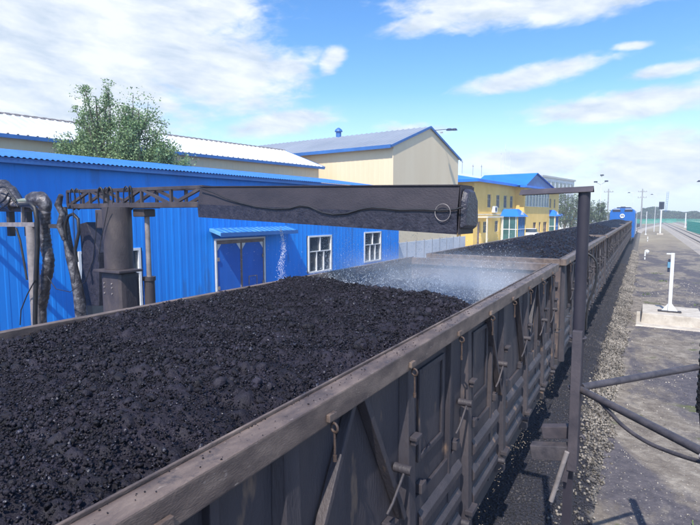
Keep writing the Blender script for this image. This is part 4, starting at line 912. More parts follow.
# double door
ya, yb, za, zb = door
b = MB(); t = 0.07
b.box(-.04, .05, ya, ya + t, 0, zb); b.box(-.04, .05, yb - t, yb, 0, zb); b.box(-.04, .05, ya + t, yb - t, zb - t, zb); b.build('door_frame', M['white'], bw, bevel=0.006)
mid = (ya + yb) / 2; brown = mat('brown_door_edge', [(0.20, 0.15, 0.15), (0.30, 0.24, 0.22)], 0.6, 3)
b = MB(); b.box(-.03, .052, ya + t, yb - t, zb - t - 0.09, zb - t - 0.005); b.build('door_lintel', brown, bw)
for a, c in ((ya + t + .01, mid - 0.012), (mid + 0.012, yb - t - .01)):
    zt_ = zb - t - .10
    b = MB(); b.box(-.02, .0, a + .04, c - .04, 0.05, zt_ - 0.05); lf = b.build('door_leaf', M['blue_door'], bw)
    b = MB(); b.box(-.025, .02, a, a + .04, 0.05, zt_); b.box(-.025, .02, c - .04, c, 0.05, zt_); b.box(-.025, .02, a + .04, c - .04, zt_ - .05, zt_); b.build('leaf_edge', brown, lf)
    for q, s in ((a + .04, 1), (c - .04, -1)):
        b = MB(); b.add([(0.005, q, zt_ - .05), (0.005, q + s * .20, zt_ - .05), (0.005, q + s * .16, zt_ - .12), (0.005, q + s * 0.09, zt_ - .20), (0.005, q, zt_ - .32)] + [(0.012, q, zt_ - .05), (0.012, q + s * .20, zt_ - .05), (0.012, q + s * .16, zt_ - .12), (0.012, q + s * 0.09, zt_ - .20), (0.012, q, zt_ - .32)],
                        [(0, 1, 2, 3, 4), (9, 8, 7, 6, 5)] + [(i, (i + 1) % 5, 5 + (i + 1) % 5, 5 + i) for i in range(5)]); b.build('corner_plate', M['white'], lf)
for z in (zb - 0.75, zb - 1.9):
    for q in (ya + t + .02, yb - t - .12):
        b = MB(); b.box(0.021, 0.06, q, q + .10, z - 0.14, z); b.build('door_hinge', M['pipe'], bw)
b = MB(); b.box(0.001, 0.02, mid + 0.4, mid + 0.9, 1.9, 1.93); b.box(0.001, 0.02, mid + 0.4, mid + 0.43, 1.55, 1.899); b.box(0.001, 0.02, mid + 0.87, mid + 0.9, 1.55, 1.899); b.build('door_mark', M['pipe'], bw)
# canopy over the door
cz = -0.66 - G
b = MB(); b.hexa([(0.03, 6.95, cz - .02), (0.70, 6.95, cz - .20), (0.70, 11.4, cz - .20), (0.03, 11.4, cz - .02), (0.03, 6.95, cz + .10), (0.70, 6.95, cz - .08), (0.70, 11.4, cz - .08), (0.03, 11.4, cz + .10)]); cn = b.build('door_canopy', mat('canopy_sheet', [(0.05, 0.25, 0.52), (0.16, 0.42, 0.62)], 0.45, 1.5), bw, bevel=0.01)
b = MB(); b.box(0.702, 0.72, 6.93, 11.42, cz - .22, cz - .06); b.build('fascia', M['blue_trim'], cn)
for q in np.arange(7.1, 11.3, 0.3):
    b = MB(); b.hexa([(0.05, q, cz + .10), (0.69, q, cz - .077), (0.69, q + .05, cz - .077), (0.05, q + .05, cz + .10), (0.05, q, cz + .13), (0.69, q, cz - .047), (0.69, q + .05, cz - .047), (0.05, q + .05, cz + .13)]); b.build('sheet_rib', M['blue_roof'], cn)
def window(parent, x, ya, yb, za, zb, cols=2, tall=0.45, ft=0.06, mframe=None, mglass=None, bars=True, dep=0.06, cols2=None):
    """frame proud of the wall, panes set back"""
    mframe = mframe or M['white']; mglass = mglass or M['glass']
    b = MB(); b.box(x - dep, x + .04, ya - ft, ya, za - ft, zb + ft); b.box(x - dep, x + .04, yb, yb + ft, za - ft, zb + ft); b.box(x - dep, x + .04, ya, yb, zb, zb + ft); b.box(x - dep, x + .04, ya, yb, za - ft, za); fr = b.build('window_frame', mframe, parent)
    zm_ = zb - (zb - za) * tall if bars else zb
    rows = [(zm_ + .02, zb, cols), (za, zm_ - .02, cols2 or cols)] if bars else [(za, zb, cols)]
    if bars: b = MB(); b.box(x - dep + .01, x + .03, ya, yb, zm_ - .02, zm_ + .02); b.build('glazing_bar', mframe, fr)
    for r0, r1, nc in rows:
        for k in range(nc):
            a = ya + (yb - ya) * k / nc; c = ya + (yb - ya) * (k + 1) / nc
            if k: b = MB(); b.box(x - dep + .01, x + .028, a - .02, a + .02, r0, r1); b.build('glazing_bar', mframe, fr)
            b = MB(); b.box(x - dep, x - dep + .006, a + (.02 if k else 0), c - (.02 if k < nc - 1 else 0), r0, r1); b.build('pane', mglass, fr)
    return fr
for ya, yb, za, zb in wins: window(bw, 0.0, ya + .08, yb - .08, za + .08, zb - .08, 2, 0.42, 0.08, cols2=3)
ya, yb, za, zb = sdoor
window(bw, 0.0, ya + .08, yb - .08, za + 1.0, zb - .08, 2, 0.35, 0.08)
b = MB(); b.box(-.04, .02, ya, yb, za, za + .9); b.build('side_door', M['white'], bw)

# ------------------------------------------------------------------ cream shed with the pale roof, behind the workshop
KS = 0.82
cr = frame('cream_shed', (-34.56 * KS, 16.81 * KS), 9.45); tag(cr, 'long cream shed with a pale roof, behind the blue workshop', 'building')
CE = 4.9 * KS - G; CL = 28.6 * KS
ribbed('wall', M['cream'], cr, -22, CL, 0, CE - .05, 0.5, 0.008)
def xf_rib(name, m, parent, y0, y1, xe, ze, xr, zr, pitch=0.45, d=0.05):
    b = MB(); y = y0; pr = []
    while y < y1: pr += [(y, 0), (y + pitch * .7, 0), (y + pitch * .8, d), (y + pitch * .95, d)]; y += pitch
    pr = [(min(a, y1), c) for a, c in pr] + [(y1, 0)]
    for (a, da), (c, dc) in zip(pr[:-1], pr[1:]):
        if c - a > 1e-5: b.add([(xe, a, ze + da), (xe, c, ze + dc), (xr, c, zr + dc), (xr, a, zr + da)], [(0, 1, 2, 3)])
    return b.build(name, m, parent)
xf_rib('roof', M['white_roof'], cr, -22.3, CL + .3, 0.4, CE, -4.5, CE + 1.76)
b = MB(); b.add([(-4.5, -22.3, CE + 1.76), (-4.5, CL + .3, CE + 1.76), (-9.4, CL + .3, CE), (-9.4, -22.3, CE)], [(0, 1, 2, 3)]); b.build('roof', M['white_roof'], cr)
b = MB(); b.add([(0, CL, 0), (-4.5, CL, 0), (-9.2, CL, 0), (-9.2, CL, CE), (-4.5, CL, CE + 1.65), (0, CL, CE - .05)], [(0, 1, 2, 3, 4, 5)]); b.build('gable_wall', M['cream'], cr)
b = MB(); b.box(0.34, 0.44, -22.3, CL + .3, CE - .20, CE - .01); b.build('eave_trim', M['blue_trim'], cr)
b = MB(); b.bar((0.4, CL + .34, CE - .08), (-4.5, CL + .34, CE + 1.68), 0.10, 0.22); b.build('verge_trim', M['blue_trim'], cr)
b = MB(); b.tube([(-4.5, -22.3, CE + 1.81), (-4.5, CL + .3, CE + 1.81)], 0.06, 6)
for q in np.arange(-22, CL, 0.5): b.box(-4.6, -4.4, q, q + .25, CE + 1.72, CE + 1.86)
b.build('ridge_cap', M['pipe'], cr)

# ------------------------------------------------------------------ cream warehouse with grey roof
A = Vector((-22.17, 47.05)) * KS; B = Vector((-20.55, 62.78)) * KS
wh = frame('cream_warehouse', (A.x, A.y), math.degrees(math.atan2((B - A).x, (B - A).y))); tag(wh, 'tall cream warehouse with a grey pitched roof and blue trim', 'building')
WD = (B - A).length; WH = 7.0 * KS - G; PK = 9.75 * KS - G; WB = -22
b = MB(); b.add([(0, 0, 0), (0, WD, 0), (0, WD, WH), (0, WD / 2, PK), (0, 0, WH)], [(0, 1, 2, 3, 4)]); b.build('gable_wall', M['cream_gable'], wh)
b = MB(); x = 0; pr = []
while x > WB: pr += [(x, 0), (x - .3, 0), (x - .34, -.008), (x - .46, -.008)]; x -= .5
for (a, da), (c, dc) in zip(pr[:-1], pr[1:]): b.add([(a, da, 0), (a, da, WH), (c, dc, WH), (c, dc, 0)], [(0, 1, 2, 3)])
b.build('wall', M['cream'], wh)
b = MB(); b.add([(0, WD, 0), (WB, WD, 0), (WB, WD, WH), (0, WD, WH)], [(0, 1, 2, 3)]); b.build('wall', M['cream'], wh)
sl = (PK - WH) / (WD / 2)
for s in (0, 1):
    b = MB(); ye = -0.5 if s == 0 else WD + 0.5; ze = WH - 0.5 * sl + .02; x = 0.08; pr = []
    while x > WB: pr += [(x, 0), (x - .4, 0), (x - .46, .06), (x - .54, .06)]; x -= .6
    for (a, da), (c, dc) in zip(pr[:-1], pr[1:]): b.add([(a, ye, ze + da), (a, WD / 2, PK + .02 + da), (c, WD / 2, PK + .02 + dc), (c, ye, ze + dc)], [(0, 1, 2, 3)])
    b.build('roof', M['grey_roof'], wh)
    b = MB(); b.bar((0.12, ye, ze - .06), (0.12, WD / 2, PK - .02), 0.08, 0.20); b.build('verge_trim', M['blue_trim'], wh)
b = MB(); b.box(WB, 0.08, -0.58, -0.50, WH - .55 * sl - .18, WH - .5 * sl + .09); b.build('eave_trim', M['blue_trim'], wh)
vx = -10.6
b = MB(); b.tube([(vx, WD / 2, PK - .1), (vx, WD / 2, PK + .55)], 0.28, 12); b.tube([(vx, WD / 2, PK + .55), (vx, WD / 2, PK + .75), (vx, WD / 2, PK + .95)], 0.4, 12, rr=[.42, .36, .1]); b.build('roof_vent', M['blue_trim'], wh)
b = MB(); b.box(0.05, 0.3, WD / 2 - .05 + 2.1, WD / 2 + .05 + 2.1, PK - .3, PK - .2); b.build('lamp_arm', M['pole'], wh)
fl = empty('floodlight', (-19.9 * KS, 57.3 * KS, 9.6 * KS)); tag(fl, 'small round floodlight jutting from the warehouse gable', 'lamp')
b = MB(); b.tube([(0, 0, 0), (0, 0, 0.16)], 0.25, 14, rr=[0.32, 0.18]); b.tube([(0.45, .2, 0), (0.45, .2, 0.16)], 0.25, 14, rr=[0.28, 0.16]); b.bar((-1.5, 0, 0.12), (0.45, 0.2, 0.14), 0.05); b.build('lamp_shade', M['loco_dark'], fl)
# pale panel fence in front
pf = empty('panel_fence', (-14.9, 32.5, G)); tag(pf, 'low pale blue-white panel fence before the warehouse', 'fence')
for k in range(11):
    x = -0.25 + k * 0.08; y = -3 + k * 1.5; b = MB(); b.hexa([(x, y, 0), (x + .06, y, 0), (x + .14, y + 1.42, 0), (x + .08, y + 1.42, 0), (x, y, 2.5), (x + .06, y, 2.5), (x + .14, y + 1.42, 2.5), (x + .08, y + 1.42, 2.5)]); b.build('fence_panel', M['white_wall'], pf)
    b = MB(); b.box(x - .01, x + .07, y - .075, y - .005, 0, 2.6); b.build('fence_post', M['pole'], pf)

# ------------------------------------------------------------------ yellow office
yo = frame('yellow_office', (-16.32, 55.55), 5.3); tag(yo, 'two storey yellow office with bright blue roofs', 'building')
YE = 3.75 - G; YL = 38.5; YDp = -11
def zz(z): return z - G
holes = []
w2 = [(4.2, 5.4), (7.2, 8.5), (9.9, 11.2), (12.4, 13.6)]; w3 = [(29.6, 30.6), (32.4, 33.4), (35.2, 36.2)]
def wallgrid(name, m, parent, y0, y1, z0, z1, x, holes, th=0.25):
    ysx = sorted({y0, y1, *[h for a in holes for h in a[:2] if y0 < h < y1]}); zsx = sorted({z0, z1, *[h for a in holes for h in a[2:] if z0 < h < z1]})
    b = MB()
    for a, c in zip(ysx[:-1], ysx[1:]):
        for e, f in zip(zsx[:-1], zsx[1:]):
            my, mz = (a + c) / 2, (e + f) / 2
            if any(h[0] < my < h[1] and h[2] < mz < h[3] for h in holes): continue
            b.add([(x, a, e), (x, c, e), (x, c, f), (x, a, f)], [(0, 1, 2, 3)])
    for h in holes:
        a, c, e, f = h
        b.add([(x, a, e), (x, a, f), (x - th, a, f), (x - th, a, e)], [(0, 1, 2, 3)]); b.add([(x, c, e), (x - th, c, e), (x - th, c, f), (x, c, f)], [(0, 1, 2, 3)])
        b.add([(x, a, e), (x - th, a, e), (x - th, c, e), (x, c, e)], [(0, 1, 2, 3)]); b.add([(x, a, f), (x, c, f), (x - th, c, f), (x - th, a, f)], [(0, 1, 2, 3)])
    return b.build(name, m, parent)
H1 = [(a, c, zz(0.75), zz(2.3)) for a, c in w2] + [(6.9, 8.2, zz(-2.2), zz(-0.85)), (1.2, 2.2, 0.0, zz(-0.9)), (3.0, 4.6, zz(-2.2), zz(-0.9))]
H2 = [(a, c, zz(0.95), zz(2.45)) for a, c in w3] + [(a, c, zz(-2.1), zz(-0.6)) for a, c in w3[1:]]
H3 = [(15.0, 27.1, zz(1.0), zz(3.05)), (19.0, 20.6, 0.0, zz(-1.2)), (22.0, 23.0, zz(-2.6), zz(-1.2)), (24.4, 26.4, 0.0, zz(-1.2))]
wallgrid('wall', M['yellow'], yo, 0, 14.5, 0, YE, 0, H1)
wallgrid('wall', M['yellow'], yo, 27.6, YL, 0, YE, 0, H2)
wallgrid('bay_wall', M['yellow'], yo, 14.5, 27.6, 0, YE, 1.2, H3)
for y, s in ((14.5, 0), (27.6, 1)):
    b = MB(); b.add([(0, y, 0), (1.2, y, 0), (1.2, y, YE), (0, y, YE)], [(0, 1, 2, 3)]); b.build('bay_side', M['yellow'], yo)
b = MB(); b.add([(0, 0, 0), (0, 0, YE), (YDp, 0, YE), (YDp, 0, 0)], [(0, 1, 2, 3)]); b.add([(0, YL, 0), (YDp, YL, 0), (YDp, YL, YE), (0, YL, YE)], [(0, 1, 2, 3)]); b.add([(YDp, 0, 0), (YDp, 0, YE), (YDp, YL, YE), (YDp, YL, 0)], [(0, 1, 2, 3)]); b.build('end_wall', M['yellow'], yo)
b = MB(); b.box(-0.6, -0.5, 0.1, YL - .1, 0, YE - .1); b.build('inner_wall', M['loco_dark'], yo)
dkf = mat('grey_frame', [(0.35, 0.36, 0.36), (0.45, 0.45, 0.44)], 0.5, 3)
for h in H1:
    if h[2] > 0.01: window(yo, -0.12, h[0] + .05, h[1] - .05, h[2] + .05, h[3] - .05, 2, .35, .05, dkf)
    else: b = MB(); b.box(-.2, -.14, h[0], h[1], h[2] + .02, h[3]); b.build('door', brown, yo)
for h in H2: window(yo, -0.12, h[0] + .05, h[1] - .05, h[2] + .05, h[3] - .05, 1, .35, .05, dkf)
h = H3[0]; window(yo, 1.15, h[0] + .05, h[1] - .05, h[2] + .05, h[3] - .05, 8, .3, .06, M['white'], M['teal_glass'])
for h in H3[1:]: window(yo, 1.08, h[0] + .05, h[1] - .05, h[2] + .05, h[3] - .05, 2, .3, .05, brown)
b = MB(); b.box(-.02 - YDp * 0, 0.06, -0.05, 14.45, zz(-0.15), zz(0.0)); b.build('string_course', M['ybase'], yo)
b = MB(); b.box(0.0, 1.3, 0.9, 6.2, zz(-0.45), zz(-0.27)); b.build('entrance_slab', M['ybase'], yo)
for q in (1.05, 6.0): b = MB(); b.box(1.1, 1.25, q - .08, q + .08, 0, zz(-.452)); b.build('entrance_column', M['ybase'], yo)
# roofs
oh = 0.7
b = MB(); rx = YDp / 2
e = [(oh, -oh), (oh, YL + oh), (YDp - oh, YL + oh), (YDp - oh, -oh)]; ze = YE + 0.03; zr_ = YE + 1.25
b.add([(*p, ze) for p in e] + [(rx, 0.2, zr_), (rx, YL - 1.0, zr_)], [(0, 1, 5, 4), (1, 2, 5), (2, 3, 4, 5), (3, 0, 4)]); b.build('roof', M['yroof'], yo)
b = MB(); b.box(oh - .0, oh + .06, -oh, YL + oh, YE - .25, ze + .02); b.box(YDp - oh, oh, -oh - .06, -oh, YE - .25, ze + .02); b.build('eave_trim', M['yroof'], yo)
b = MB(); gm = 17.6; gx = 1.2 + oh + .1; b.add([(gx, 12.6, ze - .1), (gx, gm, ze + 1.75), (gx, 28.1, ze - .1), (rx, gm, ze + 1.75), (rx, 12.6, ze - .1), (rx, 28.1, ze - .1)], [(0, 1, 3, 4), (1, 2, 5, 3)]); b.build('gable_roof', M['yroof'], yo)
b = MB(); b.add([(gx - .25, 13.0, ze - .1), (gx - .25, 27.7, ze - .1), (gx - .25, gm, ze + 1.6)], [(0, 1, 2)]); b.build('gable_panel', M['blue_trim'], yo)
b = MB(); b.box(1.2, gx, 12.6, 28.1, ze - .35, ze - .12); b.build('gable_fascia', M['yroof'], yo)
# glazed porches with blue hip roofs
for y0, y1, x1 in ((8.9, 12.2, 2.1), (27.9, 30.2, 2.0)):
    z0 = zz(-0.35); xb = 0.02 if y1 > 20 else 0.02; cm = (y0 + y1) / 2
    b = MB(); b.add([(xb, y0 - .3, z0), (x1 + .3, y0 - .3, z0), (x1 + .3, y1 + .3, z0), (xb, y1 + .3, z0), (xb, cm - (y1 - y0) * .22, z0 + 0.95), (xb, cm + (y1 - y0) * .22, z0 + 0.95), (x1 - 0.5, cm - (y1 - y0) * .15, z0 + 0.95), (x1 - 0.5, cm + (y1 - y0) * .15, z0 + 0.95)],
                    [(0, 1, 6, 4), (1, 2, 7, 6), (2, 3, 5, 7), (4, 6, 7, 5), (0, 3, 2, 1)]); po = b.build('porch_roof', M['yroof'], yo)
    b = MB(); b.add([(x1 + .12, cm - .9, z0 + .12), (x1 + .12, cm + .9, z0 + .12), (x1 + .02, cm, z0 + 0.75)], [(0, 1, 2)]); b.build('porch_gable', M['white'], po)
    b = MB(); b.box(0.05, x1, y0, y1, 0, z0 - .02)
    b.build('porch_glazing', M['teal_glass'], yo)
    nb = 5
    for k in range(nb + 1):
        q = y0 + (y1 - y0) * k / nb; b = MB(); b.box(x1 + .002, x1 + .07, q - .05, q + .05, 0, z0 - .02); b.build('porch_post', M['blue_trim'] if k % 5 else M['yellow'], yo)
    for q in (0.3, 1.1, 1.9):
        if q < x1: b = MB(); b.box(q, q + .08, y0 - .05, y0 - .002, 0, z0 - .02); b.build('porch_post', M['white'], yo)
    b = MB(); b.box(x1 + .004, x1 + .055, y0, y1, z0 * .62, z0 * .62 + .08); b.box(0.05, x1, y0 - .04, y0 - .003, z0 * .62, z0 * .62 + .08); b.build('porch_rail', M['white'], yo)
ac = empty('air_conditioner', (0, 0, 0)); acw = Matrix.Translation(yo.location) @ Matrix.Rotation(-R(5.3), 4, 'Z') @ Vector((0.2, 6.1, zz(0.15)))
ac.location = acw; ac.rotation_euler = (0, 0, -R(5.3)); tag(ac, 'white air conditioner on the yellow office wall, above the entrance slab', 'air conditioner')
b = MB(); b.box(-.19, .2, -.45, .45, 0, 0.75); b.build('case', M['white'], ac, bevel=0.03)
b = MB(); b.tube([(0.2, -.05, .38), (0.22, -.05, .38)], 0.27, 16); b.build('fan_grille', M['loco_dark'], ac)
for k, (q, hgt, cc) in enumerate(((3, 1.9, M['red']), (6, 1.7, M['pole']), (9.5, 1.4, M['red']), (12.5, 1.6, M['pole']), (24.5, 4.5, M['white']), (26.5, 5.5, M['white']), (29, 4.6, M['white']))):
    p = Matrix.Translation(yo.location) @ Matrix.Rotation(-R(5.3), 4, 'Z') @ Vector((rx + (1.5 if k < 4 else 0), q, YE + (1.2 if k < 4 else 1.7)))
    an = empty('roof_antenna', p); dz_ = ['nearest', 'second', 'third', 'fourth', 'fifth', 'sixth', 'farthest'][k]
    tag(an, f'{dz_} thin {"antenna" if k < 4 else "white mast"} of the row on the yellow office roof', 'antenna', 'thin masts on the yellow office roof')
    b = MB(); b.tube([(0, 0, 0), (0, 0, hgt)], 0.03, 6); b.build('mast', M['white'] if k > 3 else M['pole'], an)
    b = MB(); b.bar((-.01, -.3, hgt * .85), (-.01, .3, hgt * .85), 0.05); b.build('crossbar', cc, an)

# white car before the office
def car(loc, rz_, label):
    c = empty('parked_car', loc, rz_); tag(c, label, 'car')
    side = [(-2.2, .35), (2.1, .35), (2.2, .7), (2.1, .92), (1.1, 1.02), (-1.9, 1.05), (-2.2, .8)]
    b = MB(); b.prism(side, -0.85, 0.85); b.build('body', M['car'], c, bevel=0.07, xf=None)
    top = [(-1.85, 1.05), (1.05, 1.02), (0.35, 1.47), (-1.2, 1.50)]
    b = MB(); b.prism(top, -0.72, 0.72); b.build('glasshouse', M['glass'], c, bevel=0.05)
    b = MB(); b.prism([(0.32, 1.47), (-1.2, 1.50), (-1.15, 1.55), (0.25, 1.52)], -0.70, 0.70); b.build('roof', M['car'], c, bevel=0.02)
    for x in (-1.35, 1.35):
        for y in (-.86, .86): b = MB(); b.tube([(x, y - .1, .32), (x, y + .1, .32)], .32, 18); b.build('wheel', M['black'], c)
    return c
car((-12.9, 70.5, -3.46), R(95), 'white car before the glazed porches of the yellow office')
# the forecourt of the office lies on a low embankment
fb = MB(); fb.hexa([(-16.5, 52, G), (-9.5, 52, G), (-7.5, 110, G), (-14, 110, G), (-16.0, 53, -3.47), (-10.5, 54, -3.47), (-8.5, 108, -3.47), (-13.5, 108, -3.47)]); fo = fb.build('forecourt', M['white_wall']); tag(fo, kind='structure')

# ------------------------------------------------------------------ distance: blocks, huts
wb = frame('white_block', (-24.96, 149), 11); tag(wb, 'pale three storey block beyond the yellow office', 'building')
b = MB(); b.box(-14, 0, 0, 28, 0, zz(10.2)); b.build('wall', M['white_wall'], wb)
b = MB(); b.box(-14.3, 0.4, -.3, 28.3, zz(10.21), zz(10.7)); b.build('parapet', dkf, wb)
for r_ in range(3):
    for k in range(8):
        b = MB(); b.box(0.001, 0.05, 1.2 + k * 3.4, 3.4 + k * 3.4, zz(7.6 - r_ * 3.3), zz(9.3 - r_ * 3.3)); b.build('window', M['glass'], wb)
hh = frame('blue_roofed_hut', (-13.9, 119), 4); tag(hh, 'small white hut with a blue roof, left of the train', 'hut')
b = MB(); b.box(-6, 0, 0, 7, 0, zz(-1.3)); b.build('wall', M['white'], hh)
b = MB(); b.prism([(-6.5, zz(-1.29)), (.5, zz(-1.29)), (-3, zz(.3))], -.4, 7.4); b.build('roof', M['yroof'], hh)
ww = frame('white_yard_wall', (-14.5, 128), 4); tag(ww, 'long white yard wall behind the train, below the round tree', 'wall')
b = MB(); b.box(-.2, 0, -2, 60, 0, zz(-0.9)); b.build('masonry', M['white_wall'], ww); b = MB(); b.box(-.25, .05, -2, 60, zz(-.899), zz(-.8)); b.build('coping', M['pole'], ww)

# ------------------------------------------------------------------ trees
def tree(name, label, base, height, crowns, nleaf, ls, lm, group=None, trunk_r=0.16, cat='tree', nbr=60, up=0.6):
    """crowns: list of (dx, dy, z_centre, rx, rz) ellipsoids; limbs grow out to points in them and carry leaf clumps"""
    t = empty(name, base); tag(t, label, cat, group)
    b = MB(); rs = random.Random(hash(name + label) % 1000 if False else len(label) * 13 + int(height * 10)); clumps = []
    for ci, (dx, dy, zc, rx_, rz_) in enumerate(crowns):
        # stem of this crown
        top = Vector((dx, dy, zc + rz_ * 0.75)); st = [Vector((0.2 * dx, 0.2 * dy, 0)), Vector((dx * .5, dy * .5, zc - rz_ * .9 if zc - rz_ * .9 > .5 else .5)), Vector((dx * .9, dy * .9, zc)), top]
        st = dense(st, 4); b.tube(st, trunk_r, 8, rr=[trunk_r * (1 - 0.9 * i / (len(st) - 1)) + .01 for i in range(len(st))])
        for k in range(nbr):
            f = rs.random(); i0 = int((0.25 + 0.7 * f) * (len(st) - 1)); p0 = st[i0]
            a = rs.random() * 2 * math.pi; rr_ = rs.uniform(0.45, 1.0); el_ = rs.uniform(-0.75, 1.0)
            tgt = Vector((dx + math.cos(a) * rx_ * rr_ * math.sqrt(max(0.05, 1 - el_ * el_ * .8)), dy + math.sin(a) * rx_ * rr_ * math.sqrt(max(0.05, 1 - el_ * el_ * .8)), zc + el_ * rz_ * (0.75 + .3 * rs.random())))
            if p0.z > tgt.z - 0.1: p0 = st[max(1, int(i0 * .5))]
            mid_ = (p0 + tgt) / 2 + Vector((rs.gauss(0, .12), rs.gauss(0, .12), -0.10)) * rx_ * .5
            pp = dense([p0, mid_, tgt], 3); b.tube(pp, .03, 5, caps=False, rr=[trunk_r * .28 * (1 - .85 * i / (len(pp) - 1)) + .006 for i in range(len(pp))])
            for q in pp[2:]: clumps.append((q, rx_ * rs.uniform(.08, .24)))
    b.build('trunk', M['bark'], t)
    C_ = np.array([c[0][:] for c in clumps]); Rr = np.array([c[1] for c in clumps]); idx = rng.integers(0, len(C_), nleaf)
    d = np.clip(rng.normal(size=(nleaf, 3)), -1.5, 1.5); P_ = C_[idx] + d * Rr[idx][:, None] * np.array([1, 1, .8])
    P_ += np.array([0, 0, 0.0]); u = rng.normal(size=(nleaf, 3)); u /= np.linalg.norm(u, axis=1)[:, None]; w_ = rng.normal(size=(nleaf, 3)); v_ = np.cross(u, w_); v_ /= np.linalg.norm(v_, axis=1)[:, None]
    s_ = ls * rng.uniform(.6, 1.3, nleaf)[:, None]
    Vv = np.stack([P_ - u * s_, P_ - v_ * s_ * .55, P_ + u * s_, P_ + v_ * s_ * .55], 1).reshape(-1, 3); F_ = np.arange(nleaf * 4).reshape(-1, 4)
    np_mesh('crown', Vv, F_, lm, False, t)['kind'] = 'stuff'
    return t
tz = G
tree('poplar_tree', 'leafy green tree with two crowns rising behind the blue workshop', (-23.5, 16.9, G), 11,
     [(-1.1, -0.4, 8.2, 1.25, 3.1), (1.15, 0.4, 7.7, 1.5, 2.7), (-2.2, -0.9, 7.0, 1.2, 1.9), (2.5, 0.9, 6.7, 1.2, 1.5)], 80000, 0.060, M['leaf'], nbr=60)
tree('poplar_tree', 'tall loose poplar between the yellow office and the capped post', (-12.9, 103.5, G), 9, [(0, 0, 5.6, 2.2, 4.2), (1.8, 1.5, 5.0, 1.8, 3.6)], 3600, 0.15, M['leaf_far'], nbr=40)
tree('poplar_tree', 'shorter poplar at the end wall of the yellow office', (-14.6, 100, G), 8, [(0, 0, 5.0, 1.9, 3.8)], 4000, 0.16, M['leaf_far'], nbr=40)
tree('round_tree', 'round bushy tree behind the train, left of the blue locomotive', (-9.6, 124, G), 8, [(-.8, 0, 5.2, 1.9, 2.7), (1.5, 0, 4.9, 1.8, 2.4)], 6000, 0.16, M['leaf_far'], nbr=40)
# far-off wood along the horizon
nb = 70000; fx = rng.uniform(-80, 190, nb); fy = 400 + rng.normal(0, 9, nb)
hh_ = np.array([3.6 + 2.4 * noise.noise(Vector((x * .045, 0, 3))) + 2.0 * noise.noise(Vector((x * .16, 5, 3))) for x in fx]) + np.where(np.abs(fx - 4) < 5, 2.5, 0)
fz = G + np.abs(rng.random(nb)) ** .7 * np.maximum(hh_ + 2.2, 1.5)
P_ = np.stack([fx, fy, fz], 1); u = rng.normal(size=(nb, 3)); u /= np.linalg.norm(u, axis=1)[:, None]; v_ = np.cross(u, rng.normal(size=(nb, 3))); v_ /= np.linalg.norm(v_, axis=1)[:, None]; s_ = 0.55 * rng.uniform(.5, 1.4, nb)[:, None]
Vv = np.stack([P_ - u * s_, P_ - v_ * s_ * .6, P_ + u * s_, P_ + v_ * s_ * .6], 1).reshape(-1, 3)
tag(np_mesh('far_wood', Vv, np.arange(nb * 4).reshape(-1, 4), M['leaf_dark']), 'dark green far-off wood along the horizon on the right', 'wood', kind='stuff')

# ------------------------------------------------------------------ poles, lamps, posts, green fences
def upole(x, y, top, label, arms=2):
    o = empty('utility_pole', (x, y, G)); tag(o, label, 'utility pole', 'utility poles beyond the train'); h = top - G
    b = MB(); b.tube([(0, 0, 0), (0, 0, h)], .18, 10, rr=[.22, .12]); b.build('pole', M['pole'], o)
    for k in range(arms):
        b = MB(); b.box(-1.1, 1.1, -.08, .08, h - .9 - k * 1.6, h - .76 - k * 1.6); a = b.build('crossarm', M['pole'], o)
        for q in (-.95, -.35, .35, .95): b = MB(); b.tube([(q, 0, h - .76 - k * 1.6), (q, 0, h - .5 - k * 1.6)], .06, 6); b.build('insulator', M['pole'], a)
upole(-8.1, 146.7, 6.4, 'utility pole rising left of the blue locomotive', 1)
upole(-0.6, 162.6, 6.9, 'taller utility pole rising right of the blue locomotive', 2)
mp_ = empty('floodlight_mast', (-8.35, 123.6, G)); tag(mp_, 'slim floodlight mast with three small heads above the round tree', 'lamp mast')
b = MB(); b.tube([(0, 0, 0), (0, 0, zz(8.8))], .1, 8, rr=[.13, .05]); b.build('pole', M['white'], mp_)
for dx, dz in ((0.1, 8.2), (1.0, 6.9), (-1.1, 6.8)):
    b = MB(); b.bar((0, 0, zz(dz - .5)), (dx * .9, 0, zz(dz)), .05); b.box(dx - .35, dx + .35, -.2, .2, zz(dz), zz(dz + .3)); b.build('lamp_head', M['loco_dark'], mp_, bevel=0.03)
for i, (x, y, z, lab) in enumerate(((-3.2, 135, 4.9, 'low yard lamp between the two utility poles'), (1.55, 150, 4.9, 'yard lamp just right of the taller utility pole'), (5.55, 73.1, 3.85, 'yard lamp near the right edge, hanging over the side track'))):
    o = empty('yard_lamp', (x + .9, y, G)); tag(o, lab, 'lamp', 'yard lamps beyond the train')
    b = MB(); b.tube([(0, 0, 0), (0, 0, zz(z))], .06, 8, rr=[.07, .035]); b.build('pole', M['white'], o)
    b = MB(); b.tube([(0, 0, zz(z)), (-.9, 0, zz(z) + .05)], .03, 6); b.build('arm', M['white'], o)
    b = MB(); b.tube([(-.9, 0, zz(z) - .08), (-.9, 0, zz(z) + .1)], .3, 12, rr=[.32, .15]); b.build('lamp_shade', M['loco_dark'], o)
si = empty('railway_signal', (3.25, 129.3, G)); tag(si, 'tall railway signal with a black round head and ladder, beyond the train', 'signal')
b = MB(); b.tube([(0, 0, 0), (0, 0, zz(1.6))], .16, 10); b.build('mast', M['white'], si)
b = MB(); b.box(-.5, .5, -.25, -.17, zz(1.0), zz(2.6)); b.build('backboard', M['loco_dark'], si, bevel=0.1)
for z in (1.35, 1.8, 2.25): b = MB(); b.tube([(0, -.45, zz(z)), (0, -.26, zz(z))], .13, 10); b.build('lamp_hood', M['loco_dark'], si)
